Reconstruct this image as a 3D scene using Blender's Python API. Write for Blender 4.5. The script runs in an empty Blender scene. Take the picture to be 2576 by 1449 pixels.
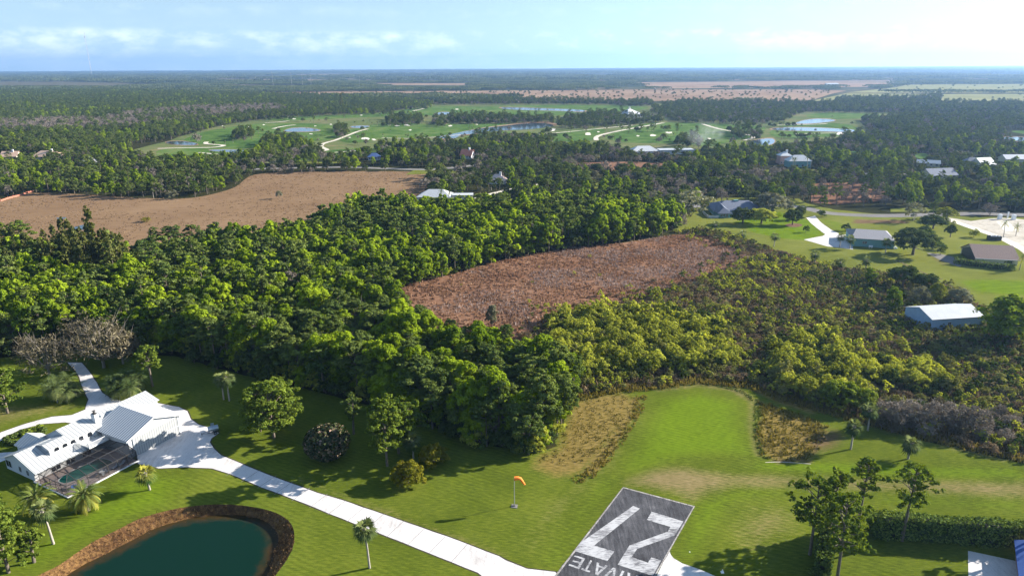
import bpy, math, random
import numpy as np
from mathutils import Vector, Matrix
from mathutils.geometry import delaunay_2d_cdt
rng = np.random.default_rng(7); random.seed(7)
R = math.radians
scene = bpy.context.scene
COL = scene.collection
# ------------------------------------------------------------------ camera
FPX = 2576*24/36; CAMH = 80.0
PITCH = math.atan((724.5-166)/FPX); ROLL = R(-0.31)
def ray(u, v):
    x = (u-1288)/FPX; y = (724.5-v)/FPX
    c, s = math.cos(ROLL), math.sin(ROLL); x, y = x*c-y*s, x*s+y*c
    cp, sp = math.cos(PITCH), math.sin(PITCH)
    return x, cp+y*sp, -sp+y*cp
def P(u, v, z=0.0):
    d = ray(u, v); t = (z-CAMH)/d[2]
    return (d[0]*t, d[1]*t)
def PP(pts, z=0.0): return [P(u, v, z) for u, v in pts]
def hgt(base, top):
    bx, by = P(*base); d = ray(*top); return CAMH+d[2]*by/d[1]
cam_d = bpy.data.cameras.new('camera'); cam = bpy.data.objects.new('camera', cam_d); COL.objects.link(cam)
cam_d.lens = 24; cam_d.sensor_width = 36; cam_d.sensor_fit = 'HORIZONTAL'; cam_d.clip_start = 0.5; cam_d.clip_end = 60000
X = Vector((math.cos(ROLL), math.sin(ROLL)*math.sin(PITCH), math.sin(ROLL)*math.cos(PITCH)))
F = Vector((0, math.cos(PITCH), -math.sin(PITCH))); X = Vector((math.cos(ROLL), math.sin(ROLL)*math.sin(PITCH), math.sin(ROLL)*math.cos(PITCH)))
U = X.cross(F); M = Matrix((X, U, -F)).transposed().to_4x4(); M.translation = Vector((0, 0, CAMH)); cam.matrix_world = M
scene.camera = cam
# ------------------------------------------------------------------ light, sky
AZ, EL = R(17.7), R(22.6)
SUN = Vector((math.cos(AZ)*math.cos(EL), math.sin(AZ)*math.cos(EL), math.sin(EL)))
sl = bpy.data.lights.new('sun', 'SUN'); sl.energy = 5.0; sl.angle = R(0.5); sl.color = (1.0, 0.93, 0.82)
so = bpy.data.objects.new('sun', sl); COL.objects.link(so); so.rotation_euler = (-SUN).to_track_quat('-Z', 'Y').to_euler(); so.location = (200, 0, 400)
def N(nt, t, **kw):
    n = nt.nodes.new(t)
    for k, v in kw.items():
        if k in n.inputs.keys(): n.inputs[k].default_value = v
        else: setattr(n, k, v)
    return n
W = bpy.data.worlds.new('World'); scene.world = W; W.use_nodes = True; nt = W.node_tree; nt.nodes.clear(); L = nt.links.new
out = N(nt, 'ShaderNodeOutputWorld'); bg = N(nt, 'ShaderNodeBackground'); bg.inputs[1].default_value = 0.072
tc = N(nt, 'ShaderNodeTexCoord'); sx = N(nt, 'ShaderNodeSeparateXYZ'); L(tc.outputs['Generated'], sx.inputs[0])
mz = N(nt, 'ShaderNodeMath', operation='MAXIMUM'); mz.inputs[1].default_value = 0.0; L(sx.outputs[2], mz.inputs[0]); mx = N(nt, 'ShaderNodeMath', operation='MULTIPLY_ADD'); mx.inputs[1].default_value = 0.9; mx.inputs[2].default_value = 0.13; L(mz.outputs[0], mx.inputs[0])
cb = N(nt, 'ShaderNodeCombineXYZ'); L(sx.outputs[0], cb.inputs[0]); L(sx.outputs[1], cb.inputs[1]); L(mx.outputs[0], cb.inputs[2])
nrm = N(nt, 'ShaderNodeVectorMath', operation='NORMALIZE'); L(cb.outputs[0], nrm.inputs[0])
sky = N(nt, 'ShaderNodeTexSky', sky_type='NISHITA', sun_disc=False, sun_elevation=EL, sun_rotation=R(90)-AZ, air_density=1.15, dust_density=0.3, ozone_density=1.0, altitude=80)
L(nrm.outputs[0], sky.inputs[0])
# low cumulus band: noise over azimuth and elevation
el = N(nt, 'ShaderNodeMath', operation='ARCSINE'); L(sx.outputs[2], el.inputs[0])
az = N(nt, 'ShaderNodeMath', operation='ARCTAN2'); L(sx.outputs[0], az.inputs[0]); L(sx.outputs[1], az.inputs[1])
cv = N(nt, 'ShaderNodeCombineXYZ'); L(az.outputs[0], cv.inputs[0])
e2 = N(nt, 'ShaderNodeMath', operation='MULTIPLY'); e2.inputs[1].default_value = 2.2; L(el.outputs[0], e2.inputs[0]); L(e2.outputs[0], cv.inputs[1])
cn = N(nt, 'ShaderNodeTexNoise', Scale=26.0, Detail=9.0, Roughness=0.62); L(cv.outputs[0], cn.inputs['Vector'])
cn2 = N(nt, 'ShaderNodeTexNoise', Scale=4.2, Detail=2.0); L(cv.outputs[0], cn2.inputs['Vector'])
ad = N(nt, 'ShaderNodeMath', operation='ADD'); L(cn.outputs[0], ad.inputs[0])
m2 = N(nt, 'ShaderNodeMath', operation='MULTIPLY'); m2.inputs[1].default_value = 0.55; L(cn2.outputs[0], m2.inputs[0]); L(m2.outputs[0], ad.inputs[1])
cr = N(nt, 'ShaderNodeMapRange'); cr.inputs[1].default_value = 0.74; cr.inputs[2].default_value = 1.0; L(ad.outputs[0], cr.inputs[0])
band = N(nt, 'ShaderNodeValToRGB'); L(el.outputs[0], band.inputs[0])
rp = band.color_ramp; rp.elements[0].position = 0.0; rp.elements[0].color = (.35,)*3+(1,); rp.elements[1].position = 0.2; rp.elements[1].color = (0, 0, 0, 1)
for p, c in ((0.012, .45), (0.03, .75), (0.041, .8), (0.047, .1), (0.06, .02), (0.07, .2), (0.077, .0)):
    e = rp.elements.new(p); e.color = (c, c, c, 1)
mb = N(nt, 'ShaderNodeMath', operation='MULTIPLY'); L(cr.outputs[0], mb.inputs[0]); L(band.outputs[0], mb.inputs[1])
mc = N(nt, 'ShaderNodeMath', operation='MULTIPLY'); mc.inputs[1].default_value = 0.4; L(mb.outputs[0], mc.inputs[0])
mix = N(nt, 'ShaderNodeMix', data_type='RGBA'); L(mc.outputs[0], mix.inputs[0]); L(sky.outputs[0], mix.inputs[6]); mix.inputs[7].default_value = (10.5, 10.7, 10.9, 1)
L(mix.outputs[2], bg.inputs[0]); L(bg.outputs[0], out.inputs[0])
vs = scene.view_settings; vs.view_transform = 'Standard'; vs.look = 'None'; vs.exposure = 1.62; vs.gamma = 1
cy = scene.cycles; cy.max_bounces = 5; cy.diffuse_bounces = 2; cy.glossy_bounces = 2; cy.transmission_bounces = 3; cy.transparent_max_bounces = 12; cy.volume_bounces = 0
cy.use_adaptive_sampling = True; cy.adaptive_threshold = 0.015; cy.use_denoising = True; cy.sample_clamp_indirect = 4
# ------------------------------------------------------------------ materials
MATS = {}
def new_mat(name):
    m = bpy.data.materials.new(name); m.use_nodes = True; nt = m.node_tree; nt.nodes.clear(); MATS[name] = m
    return m, nt, N(nt, 'ShaderNodeOutputMaterial')
def ramp(nt, fac, stops):
    r = N(nt, 'ShaderNodeValToRGB'); nt.links.new(fac, r.inputs[0]); e = r.color_ramp.elements
    e[0].position = stops[0][0]; e[0].color = (*stops[0][1], 1); e[1].position = stops[-1][0]; e[1].color = (*stops[-1][1], 1)
    for p, c in stops[1:-1]: q = e.new(p); q.color = (*c, 1)
    return r.outputs[0]
def mixc(nt, fac, a, b):
    m = N(nt, 'ShaderNodeMix', data_type='RGBA')
    if hasattr(fac, 'links'): nt.links.new(fac, m.inputs[0])
    else: m.inputs[0].default_value = fac
    for i, c in ((6, a), (7, b)):
        if hasattr(c, 'links'): nt.links.new(c, m.inputs[i])
        else: m.inputs[i].default_value = (*c, 1)
    return m.outputs[2]
def noise(nt, vec, scale, detail=4, rough=.55, out=0):
    n = N(nt, 'ShaderNodeTexNoise', Scale=scale, Detail=detail, Roughness=rough); nt.links.new(vec, n.inputs['Vector']); return n.outputs[out]
def mrange(nt, x, a, b, c=0., d=1.):
    n = N(nt, 'ShaderNodeMapRange'); nt.links.new(x, n.inputs[0])
    for i, v in enumerate((a, b, c, d)): n.inputs[i+1].default_value = v
    return n.outputs[0]
def mth(nt, op, a, b=None):
    n = N(nt, 'ShaderNodeMath', operation=op)
    for i, q in enumerate((a, b)):
        if q is None: continue
        if hasattr(q, 'links'): nt.links.new(q, n.inputs[i])
        else: n.inputs[i].default_value = q
    return n.outputs[0]
def paint(name, col, rough=.6, var=.12, scale=1.5, metal=0, spec=.4, bump=0, stripes=None, col2=None):
    m, nt, o = new_mat(name); tc = N(nt, 'ShaderNodeTexCoord'); v = tc.outputs['Object']
    n = noise(nt, v, scale, 5, .6); a = tuple(c*(1-var) for c in col); b = tuple(min(1, c*(1+var)) for c in col)
    c = mixc(nt, mrange(nt, n, .3, .7), a, col2 or b)
    p = N(nt, 'ShaderNodeBsdfPrincipled', Roughness=rough, Metallic=metal); p.inputs['Specular IOR Level'].default_value = spec
    nt.links.new(c, p.inputs['Base Color'])
    if bump:
        bn = N(nt, 'ShaderNodeBump'); bn.inputs['Strength'].default_value = bump; nt.links.new(n, bn.inputs['Height']); nt.links.new(bn.outputs[0], p.inputs['Normal'])
    nt.links.new(p.outputs[0], o.inputs[0]); return m
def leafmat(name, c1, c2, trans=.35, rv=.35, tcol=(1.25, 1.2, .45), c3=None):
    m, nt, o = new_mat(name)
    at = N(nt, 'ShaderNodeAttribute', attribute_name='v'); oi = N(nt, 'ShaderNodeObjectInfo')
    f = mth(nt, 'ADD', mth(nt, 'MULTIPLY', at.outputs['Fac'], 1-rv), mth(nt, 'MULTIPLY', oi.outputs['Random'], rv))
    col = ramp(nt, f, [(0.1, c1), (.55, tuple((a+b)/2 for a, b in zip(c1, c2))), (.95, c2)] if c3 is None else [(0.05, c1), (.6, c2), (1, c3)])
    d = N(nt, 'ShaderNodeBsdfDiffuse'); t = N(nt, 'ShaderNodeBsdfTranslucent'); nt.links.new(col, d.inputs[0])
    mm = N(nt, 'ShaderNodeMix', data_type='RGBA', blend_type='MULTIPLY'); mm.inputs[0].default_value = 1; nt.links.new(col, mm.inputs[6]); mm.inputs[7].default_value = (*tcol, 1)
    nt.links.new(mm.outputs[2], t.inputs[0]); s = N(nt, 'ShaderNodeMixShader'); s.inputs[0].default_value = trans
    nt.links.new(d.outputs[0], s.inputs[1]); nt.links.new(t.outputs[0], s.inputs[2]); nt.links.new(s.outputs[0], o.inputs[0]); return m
def groundmat(name, stops, s1, s2, attrs=(), w=.5, s3=None, rough=.95, aniso=None, stripes=None):
    """ground colour from two noises in world metres plus soft patches held in vertex attributes"""
    m, nt, o = new_mat(name); g = N(nt, 'ShaderNodeNewGeometry'); v = g.outputs['Position']
    if aniso:
        mp = N(nt, 'ShaderNodeMapping'); mp.inputs['Rotation'].default_value = (0, 0, aniso[0]); mp.inputs['Scale'].default_value = (aniso[1], aniso[2], 1)
        nt.links.new(v, mp.inputs[0]); v2 = mp.outputs[0]
    else: v2 = v
    a = noise(nt, v, s1, 4, .6); b = noise(nt, v2, s2, 3, .65)
    f = mth(nt, 'ADD', mth(nt, 'MULTIPLY', a, 1-w), mth(nt, 'MULTIPLY', b, w))
    if s3: f = mth(nt, 'ADD', mth(nt, 'MULTIPLY', f, .75), mth(nt, 'MULTIPLY', noise(nt, v, s3, 2, .7), .25))
    c = ramp(nt, f, stops)
    for nm, c1, c2 in attrs:
        at = N(nt, 'ShaderNodeAttribute', attribute_name=nm)
        k = mth(nt, 'ADD', at.outputs['Fac'], mth(nt, 'MULTIPLY', mth(nt, 'SUBTRACT', f, .5), 1.6)); k = mth(nt, 'MULTIPLY', mrange(nt, k, .35, .8), mrange(nt, at.outputs['Fac'], 0, .3))
        c = mixc(nt, k, c, mixc(nt, mrange(nt, b, .35, .65), c1, c2))
    if stripes:   # mowing lines: narrow bands of bent grass
        mp = N(nt, 'ShaderNodeMapping'); mp.inputs['Rotation'].default_value = (0, 0, stripes[0]); nt.links.new(v, mp.inputs[0]); wv = N(nt, 'ShaderNodeTexWave', bands_direction='Y', Scale=stripes[1], Distortion=5., Detail=3.); wv.inputs['Detail Scale'].default_value = .6; nt.links.new(mp.outputs[0], wv.inputs['Vector'])
        k = mth(nt, 'MULTIPLY', mrange(nt, wv.outputs['Fac'], .2, .8), mrange(nt, noise(nt, v, .03, 2), .4, .6)); hs = N(nt, 'ShaderNodeHueSaturation'); nt.links.new(c, hs.inputs['Color']); nt.links.new(mth(nt, 'ADD', mth(nt, 'MULTIPLY', k, stripes[2]), 1-stripes[2]*.4), hs.inputs['Value']); c = hs.outputs[0]
    d = N(nt, 'ShaderNodeBsdfDiffuse'); nt.links.new(c, d.inputs[0]); nt.links.new(d.outputs[0], o.inputs[0]); return m
LA, LB, LC = (.048, .066, .009), (.09, .118, .013), (.155, .172, .024)
ATT = [('dry', (.15, .125, .05), (.26, .2, .095)), ('lush', (.08, .13, .008), (.14, .2, .013)), ('brown', (.11, .085, .02), (.27, .195, .065)), ('dirt', (.1, .06, .03), (.19, .13, .075))]
groundmat('forest_floor', [(.3, (.018, .02, .008)), (.5, (.035, .036, .014)), (.7, (.06, .055, .022))], .05, 1.1)
groundmat('lawn', [(.36, LA), (.5, LB), (.64, LC)], .07, 2.2, ATT, .6, 6., aniso=(R(-28), .3, 1.6), stripes=(R(28), .3, .2))
groundmat('side_lawn', [(.34, (.085, .1, .02)), (.5, (.14, .155, .03)), (.66, (.2, .2, .05))], .03, .6, ATT, .45, 3., aniso=(R(-20), .3, 1.5), stripes=(R(20), .15, .12))
groundmat('fairway', [(.38, (.045, .09, .022)), (.5, (.075, .135, .03)), (.6, (.12, .16, .05)), (.7, (.17, .17, .08))], .012, .06, (), .6)
groundmat('field_brown', [(.28, (.12, .075, .042)), (.45, (.185, .118, .068)), (.62, (.235, .155, .09)), (.75, (.29, .205, .12))], .02, .35, (), .5, 1.3, aniso=(0, .25, 1))
groundmat('field_red', [(.32, (.085, .045, .028)), (.45, (.165, .088, .054)), (.56, (.215, .12, .075)), (.68, (.3, .2, .125))], .045, .5, (), .45, 1.5)
groundmat('far_field', [(.3, (.13, .085, .055)), (.5, (.25, .17, .11)), (.7, (.33, .25, .17))], .004, .03, (), .5)
groundmat('pasture', [(.3, (.14, .15, .06)), (.5, (.21, .21, .09)), (.7, (.28, .26, .12))], .006, .04, (), .5)
groundmat('muted_field', [(.3, (.07, .07, .045)), (.5, (.1, .095, .06)), (.7, (.13, .12, .08))], .006, .04, (), .5)
groundmat('far_ground', [(.3, (.02, .03, .016)), (.5, (.04, .052, .026)), (.62, (.06, .065, .035)), (.75, (.13, .1, .06))], .0012, .02, (), .5)
groundmat('shrub_floor', [(.3, (.08, .07, .03)), (.5, (.13, .112, .052)), (.7, (.2, .165, .085))], .08, .8)
groundmat('sand', [(.3, (.5, .46, .38)), (.5, (.64, .6, .52)), (.7, (.74, .7, .62))], .1, 1.)
groundmat('sand_lot', [(.3, (.2, .18, .14)), (.45, (.42, .38, .32)), (.7, (.6, .56, .48))], .07, .5, (), .5)
groundmat('concrete', [(.3, (.27, .245, .23)), (.4, (.45, .425, .41)), (.52, (.6, .575, .56)), (.75, (.62, .60, .59))], .12, .9, (), .5, 4., aniso=(R(28), 1.6, .35))
groundmat('path', [(.3, (.4, .36, .29)), (.5, (.55, .5, .42)), (.7, (.62, .58, .5))], .05, .5)
groundmat('road', [(.3, (.15, .14, .13)), (.5, (.2, .19, .18)), (.7, (.25, .235, .22))], .05, .6)
groundmat('asphalt', [(.32, (.022, .022, .025)), (.45, (.055, .055, .06)), (.56, (.1, .1, .108)), (.68, (.19, .185, .195))], .16, 1.0, (), .45, 6., aniso=(R(-62), 2.2, .22))
groundmat('edge_line', [(.35, (.12, .11, .1)), (.5, (.3, .28, .26)), (.65, (.5, .48, .46))], .8, 3., (), .5)
groundmat('deck', [(.3, (.3, .24, .22)), (.5, (.42, .34, .31)), (.7, (.5, .42, .38))], .3, 2.)
groundmat('bank', [(.3, (.03, .018, .01)), (.45, (.085, .045, .022)), (.6, (.2, .115, .045)), (.75, (.33, .21, .1))], .12, 1.6, (), .6, 5.)
groundmat('mulch', [(.3, (.1, .06, .04)), (.7, (.22, .14, .1))], .5, 2.)
# worn white paint
m, nt, o = new_mat('worn_paint'); g = N(nt, 'ShaderNodeNewGeometry'); mp = N(nt, 'ShaderNodeMapping'); mp.inputs['Rotation'].default_value = (0, 0, R(27)); mp.inputs['Scale'].default_value = (.5, 3, 1)
nt.links.new(g.outputs['Position'], mp.inputs[0]); n = noise(nt, mp.outputs[0], 1.4, 6, .75); n2 = noise(nt, g.outputs['Position'], .25, 2)
c = mixc(nt, mrange(nt, mth(nt, 'ADD', n, mth(nt, 'MULTIPLY', n2, .5)), .64, .8), (.13, .13, .14), (.45, .45, .46)); d = N(nt, 'ShaderNodeBsdfDiffuse'); nt.links.new(c, d.inputs[0]); nt.links.new(d.outputs[0], o.inputs[0])
def watermat(name, col, rough=.06, bump=.05, sc=1.5, spec=.5):
    m, nt, o = new_mat(name); g = N(nt, 'ShaderNodeNewGeometry'); p = N(nt, 'ShaderNodeBsdfPrincipled', Roughness=rough); p.inputs['Base Color'].default_value = (*col, 1); p.inputs['IOR'].default_value = 1.33
    n = noise(nt, g.outputs['Position'], sc, 3); b = N(nt, 'ShaderNodeBump'); b.inputs['Strength'].default_value = bump; b.inputs['Distance'].default_value = .1; nt.links.new(n, b.inputs['Height']); nt.links.new(b.outputs[0], p.inputs['Normal']); nt.links.new(p.outputs[0], o.inputs[0]); return m
m = watermat('pond_water', (.004, .03, .026)); nt = m.node_tree; p = [n for n in nt.nodes if n.type == 'BSDF_PRINCIPLED'][0]
p.inputs['Specular IOR Level'].default_value = .11; at = N(nt, 'ShaderNodeAttribute', attribute_name='shallow'); g = N(nt, 'ShaderNodeNewGeometry')
k = mth(nt, 'ADD', at.outputs['Fac'], mth(nt, 'MULTIPLY', mth(nt, 'SUBTRACT', noise(nt, g.outputs['Position'], .5, 5, .7), .5), 1.4)); c = mixc(nt, mrange(nt, k, .25, .95), (.003, .019, .012), (.045, .028, .01)); nt.links.new(c, p.inputs['Base Color'])
watermat('lake_water', (.03, .05, .07), .12, .02, .4); watermat('pool_water', (.012, .12, .095), .05, .04, 3.)
paint('bark', (.13, .105, .08), .9, .35, 2.); paint('palm_bark', (.3, .27, .23), .9, .25, 3.); paint('grey_twig', (.2, .175, .15), .9, .2, 1.)
paint('white_wall', (.56, .565, .57), .7, .03); paint('white_metal', (.52, .53, .54), .5, .04, .6); paint('grey_metal', (.42, .45, .48), .5, .06, .5)
paint('dark_frame', (.045, .042, .04), .5, .1); paint('glass_dark', (.012, .015, .02), .08, .1, spec=.8); paint('shadow_inside', (.02, .02, .022), .8, .1)
paint('blue_shingle', (.13, .15, .2), .8, .2, 3., bump=.2); paint('grey_shingle', (.22, .22, .24), .85, .2, 3., bump=.2); paint('brown_shingle', (.2, .135, .115), .85, .18, 2.5, bump=.2)
paint('teal_wall', (.15, .3, .3), .75, .06); paint('cream_wall', (.5, .47, .33), .8, .05); paint('black_board', (.02, .024, .022), .6, .1); paint('pink_wall', (.5, .3, .25), .8, .06)
paint('shed_wall', (.24, .35, .5), .6, .1, .7); paint('shed_roof', (.44, .46, .48), .5, .08, .5); paint('orange_tile', (.5, .25, .15), .8, .2, 2.); paint('blue_roof', (.025, .085, .3), .75, .12, 2.)
paint('orange_cloth', (.9, .22, .02), .7, .06); paint('pole_grey', (.3, .3, .3), .5, .05); paint('post_white', (.75, .77, .8), .5, .04); paint('galvanised', (.35, .4, .45), .35, .2, 4, metal=.6)
paint('black_rubber', (.02, .02, .02), .8, .1); paint('red_paint', (.5, .04, .03), .5, .1); paint('chair_blue', (.05, .12, .35), .6, .1)
# ribbed metal: stripes across object X
def ribbed(name, col, dark, pitch, axis=0, depth=.1):
    m, nt, o = new_mat(name); tc = N(nt, 'ShaderNodeUVMap'); s = N(nt, 'ShaderNodeSeparateXYZ'); nt.links.new(tc.outputs[0], s.inputs[0])
    q = mth(nt, 'FRACT', mth(nt, 'DIVIDE', s.outputs[axis], pitch)); k = mrange(nt, mth(nt, 'ABSOLUTE', mth(nt, 'SUBTRACT', q, .5)), .5-depth, .5-depth*.4)
    c = mixc(nt, k, col, dark); p = N(nt, 'ShaderNodeBsdfPrincipled', Roughness=.45); nt.links.new(c, p.inputs['Base Color']); nt.links.new(p.outputs[0], o.inputs[0]); return m
ribbed('seam_roof', (.43, .44, .43), (.2, .21, .23), .8, 0, .14); ribbed('seam_roof_dark', (.5, .53, .55), (.09, .11, .15), .7, 0, .24); ribbed('rib_door', (.35, .36, .355), (.17, .18, .2), .55, 0, .16)
m, nt, o = new_mat('screen_mesh'); t = N(nt, 'ShaderNodeBsdfTransparent'); d = N(nt, 'ShaderNodeBsdfDiffuse'); d.inputs[0].default_value = (.02, .02, .022, 1); s = N(nt, 'ShaderNodeMixShader'); s.inputs[0].default_value = .45
nt.links.new(t.outputs[0], s.inputs[1]); nt.links.new(d.outputs[0], s.inputs[2]); nt.links.new(s.outputs[0], o.inputs[0])
leafmat('leaf_bright', (.07, .13, .012), (.39, .49, .03), .4, .4); leafmat('leaf_pine', (0.056, 0.096, 0.0288), (0.24, 0.288, 0.064), .25, .35); leafmat('leaf_oak', (0.0508, 0.0798, 0.0261), (0.189, 0.217, 0.0653), .25, .4)
leafmat('leaf_pine_near', (0.05, 0.0938, 0.0187), (0.25, 0.312, 0.0438), .3, .2)
leafmat('leaf_willow', (.13, .155, .028), (.5, .52, .085), .35, .5); leafmat('leaf_dark', (0.0375, 0.063, 0.0195), (0.128, 0.173, 0.042), .2, .4); leafmat('leaf_yellow', (0.084, 0.102, 0.012), (0.336, 0.288, 0.03), .3, .3)
leafmat('leaf_brown', (.12, .09, .05), (.3, .23, .14), .2, .5, (1, .9, .8)); leafmat('twig', (.15, .13, .105), (.33, .285, .23), .15, .5, (1, .95, .9)); leafmat('leaf_grey', (0.121, 0.121, 0.081), (0.324, 0.324, 0.216), .2, .4)
leafmat('leaf_needle', (0.054, 0.0675, 0.0216), (0.203, 0.216, 0.0607), .25, .3); leafmat('leaf_magnolia', (0.018, 0.036, 0.0144), (0.096, 0.102, 0.048), .1, .1, c3=(.3, .2, .16)); leafmat('palm_leaf', (.035, .065, .022), (.21, .24, .085), .25, .2); leafmat('date_leaf', (0.05, 0.1, 0.025), (0.36, 0.33, 0.06), .25, .1)
leafmat('reed_tan', (0.14, 0.09, 0.05), (0.33, 0.23, 0.14), .3, .3, (1, .95, .85)); leafmat('reed_red', (.17, .095, .06), (.4, .26, .17), .3, .3, (1, .9, .8)); leafmat('reed_grey', (.2, .15, .135), (.36, .29, .26), .25, .4, (1, .95, .9)); leafmat('grass_olive', (.08, .075, .015), (.3, .24, .06), .3, .4, (1, .95, .7)); leafmat('leaf_hedge', (.04, .07, .015), (.2, .27, .06), .2, .1); leafmat('leaf_olive', (.12, .125, .04), (.33, .335, .12), .25, .5); leafmat('leaf_lime', (.11, .16, .02), (.28, .34, .045), .35, .1)
leafmat('leaf_golf', (0.056, 0.084, 0.042), (0.168, 0.196, 0.084), .2, .6)
# ------------------------------------------------------------------ mesh helpers
class MB:
    def __init__(s): s.v = []; s.f = []; s.m = []; s.uv = {}; s.n = 0
    def add(s, verts, faces, m=0):
        k = s.n; s.v.append(np.asarray(verts, float).reshape(-1, 3)); s.n += len(s.v[-1])
        for f in faces: s.f.append([i+k for i in f]); s.m.append(m)
        return k
    def poly(s, pts, m=0, uv=None):
        s.add(pts, [list(range(len(pts)))], m)
        if uv: s.uv[len(s.f)-1] = uv
    def box(s, a, b, m=0):
        x0, y0, z0 = a; x1, y1, z1 = b
        s.add([(x0, y0, z0), (x1, y0, z0), (x1, y1, z0), (x0, y1, z0), (x0, y0, z1), (x1, y0, z1), (x1, y1, z1), (x0, y1, z1)],
              [(0, 3, 2, 1), (4, 5, 6, 7), (0, 1, 5, 4), (1, 2, 6, 5), (2, 3, 7, 6), (3, 0, 4, 7)], m)
    def prism(s, pts, d, m=0, m_side=None, uv=None):
        """slab: polygon pts (3-D) thickened by vector d"""
        n = len(pts); a = [tuple(p) for p in pts]; b = [tuple(np.array(p)+np.array(d)) for p in pts]
        k0 = len(s.f); s.add(a+b, [list(range(n))], m)
        if uv: s.uv[k0] = uv
        k = s.n-2*n; ms = m if m_side is None else m_side
        s.f.append([k+n+i for i in reversed(range(n))]); s.m.append(ms)
        for i in range(n):
            j = (i+1) % n; s.f.append([k+i, k+n+i, k+n+j, k+j]); s.m.append(ms)
    def tube(s, p0, p1, r0, r1=None, n=6, m=0, cap=True):
        r1 = r0 if r1 is None else r1; p0 = Vector(p0); p1 = Vector(p1); d = (p1-p0).normalized(); a = d.orthogonal().normalized(); b = d.cross(a)
        vs = []
        for p, r in ((p0, r0), (p1, r1)):
            for i in range(n): t = 2*math.pi*i/n; vs.append(tuple(p+a*(r*math.cos(t))+b*(r*math.sin(t))))
        fs = [(i, (i+1) % n, n+(i+1) % n, n+i) for i in range(n)]
        if cap: fs += [tuple(reversed(range(n))), tuple(range(n, 2*n))]
        s.add(vs, fs, m)
    def mesh(s, name, mats, smooth=False):
        me = bpy.data.meshes.new(name); v = np.concatenate(s.v) if s.v else np.zeros((0, 3)); me.from_pydata(v.tolist(), [], s.f)
        for m in (mats if isinstance(mats, (list, tuple)) else [mats]): me.materials.append(MATS[m])
        me.polygons.foreach_set('material_index', s.m)
        if s.uv:
            l = me.uv_layers.new(name='UVMap')
            for fi, uv in s.uv.items():
                for k, li in enumerate(me.polygons[fi].loop_indices): l.data[li].uv = uv[k]
        if smooth: me.polygons.foreach_set('use_smooth', [True]*len(me.polygons))
        me.update(); return me
def link(o, parent=None):
    COL.objects.link(o)
    if parent is not None: o.parent = parent
    return o
def tag(o, label=None, cat=None, group=None, kind=None):
    if label: o['label'] = label
    if cat: o['category'] = cat
    if group: o['group'] = group
    if kind: o['kind'] = kind
    return o
def obj(name, mb, mats, parent=None, loc=(0, 0, 0), rz=0, smooth=False):
    me = mb.mesh(name, mats, smooth) if isinstance(mb, MB) else mb
    o = bpy.data.objects.new(name, me); link(o, parent); o.location = loc; o.rotation_euler = (0, 0, rz); return o
def empty(name, loc, rz=0, label=None, cat=None, group=None):
    o = bpy.data.objects.new(name, None); o.empty_display_size = .5; link(o); o.location = loc; o.rotation_euler = (0, 0, rz); return tag(o, label, cat, group)
# ------------------------------------------------------------------ polygons and sheets
def inside(px, py, poly):
    c = np.zeros(len(px), bool); n = len(poly)
    for i in range(n):
        x0, y0 = poly[i]; x1, y1 = poly[i-1]
        k = ((y0 > py) != (y1 > py))
        with np.errstate(divide='ignore', invalid='ignore'): c ^= k & (px < (x1-x0)*(py-y0)/(y1-y0+1e-12)+x0)
    return c
def edist(px, py, poly):
    d = np.full(len(px), 1e9); n = len(poly)
    for i in range(n):
        ax, ay = poly[i]; bx, by = poly[(i+1) % n]; vx, vy = bx-ax, by-ay; l = vx*vx+vy*vy+1e-9
        t = np.clip(((px-ax)*vx+(py-ay)*vy)/l, 0, 1); d = np.minimum(d, np.hypot(px-ax-t*vx, py-ay-t*vy))
    return d
def soft(px, py, poly, w):
    d = edist(px, py, poly); s = np.where(inside(px, py, poly), d, -d); return np.clip(.5+s/(2*w), 0, 1)
def spline(pts, n=6, closed=True):
    pts = np.array(pts, float); N_ = len(pts); o = []
    for i in range(N_ if closed else N_-1):
        if closed: a, b, c, d = pts[i-1], pts[i], pts[(i+1) % N_], pts[(i+2) % N_]
        else: a, b, c, d = pts[max(i-1, 0)], pts[i], pts[i+1], pts[min(i+2, N_-1)]
        for k in range(n):
            t = k/n; o.append(.5*((2*b)+(-a+c)*t+(2*a-5*b+4*c-d)*t*t+(-a+3*b-3*c+d)*t**3))
    if not closed: o.append(pts[-1])
    return np.array(o)
def chaikin(pts, n=2):
    p = np.array(pts, float)
    for _ in range(n): q_ = np.roll(p, -1, 0); p = np.stack([.75*p+.25*q_, .25*p+.75*q_], 1).reshape(-1, 2)
    return p
def resample(poly, step, jit=0, seed=1):
    r = np.random.default_rng(seed); o = []; n = len(poly)
    for i in range(n):
        a = np.array(poly[i]); b = np.array(poly[(i+1) % n]); l = np.hypot(*(b-a)); k = max(1, int(l/step))
        for j in range(k):
            p = a+(b-a)*j/k
            o.append(p + (r.normal(0, jit, 2) if jit else 0))
    return np.array(o)
ZK = [0]
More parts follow.
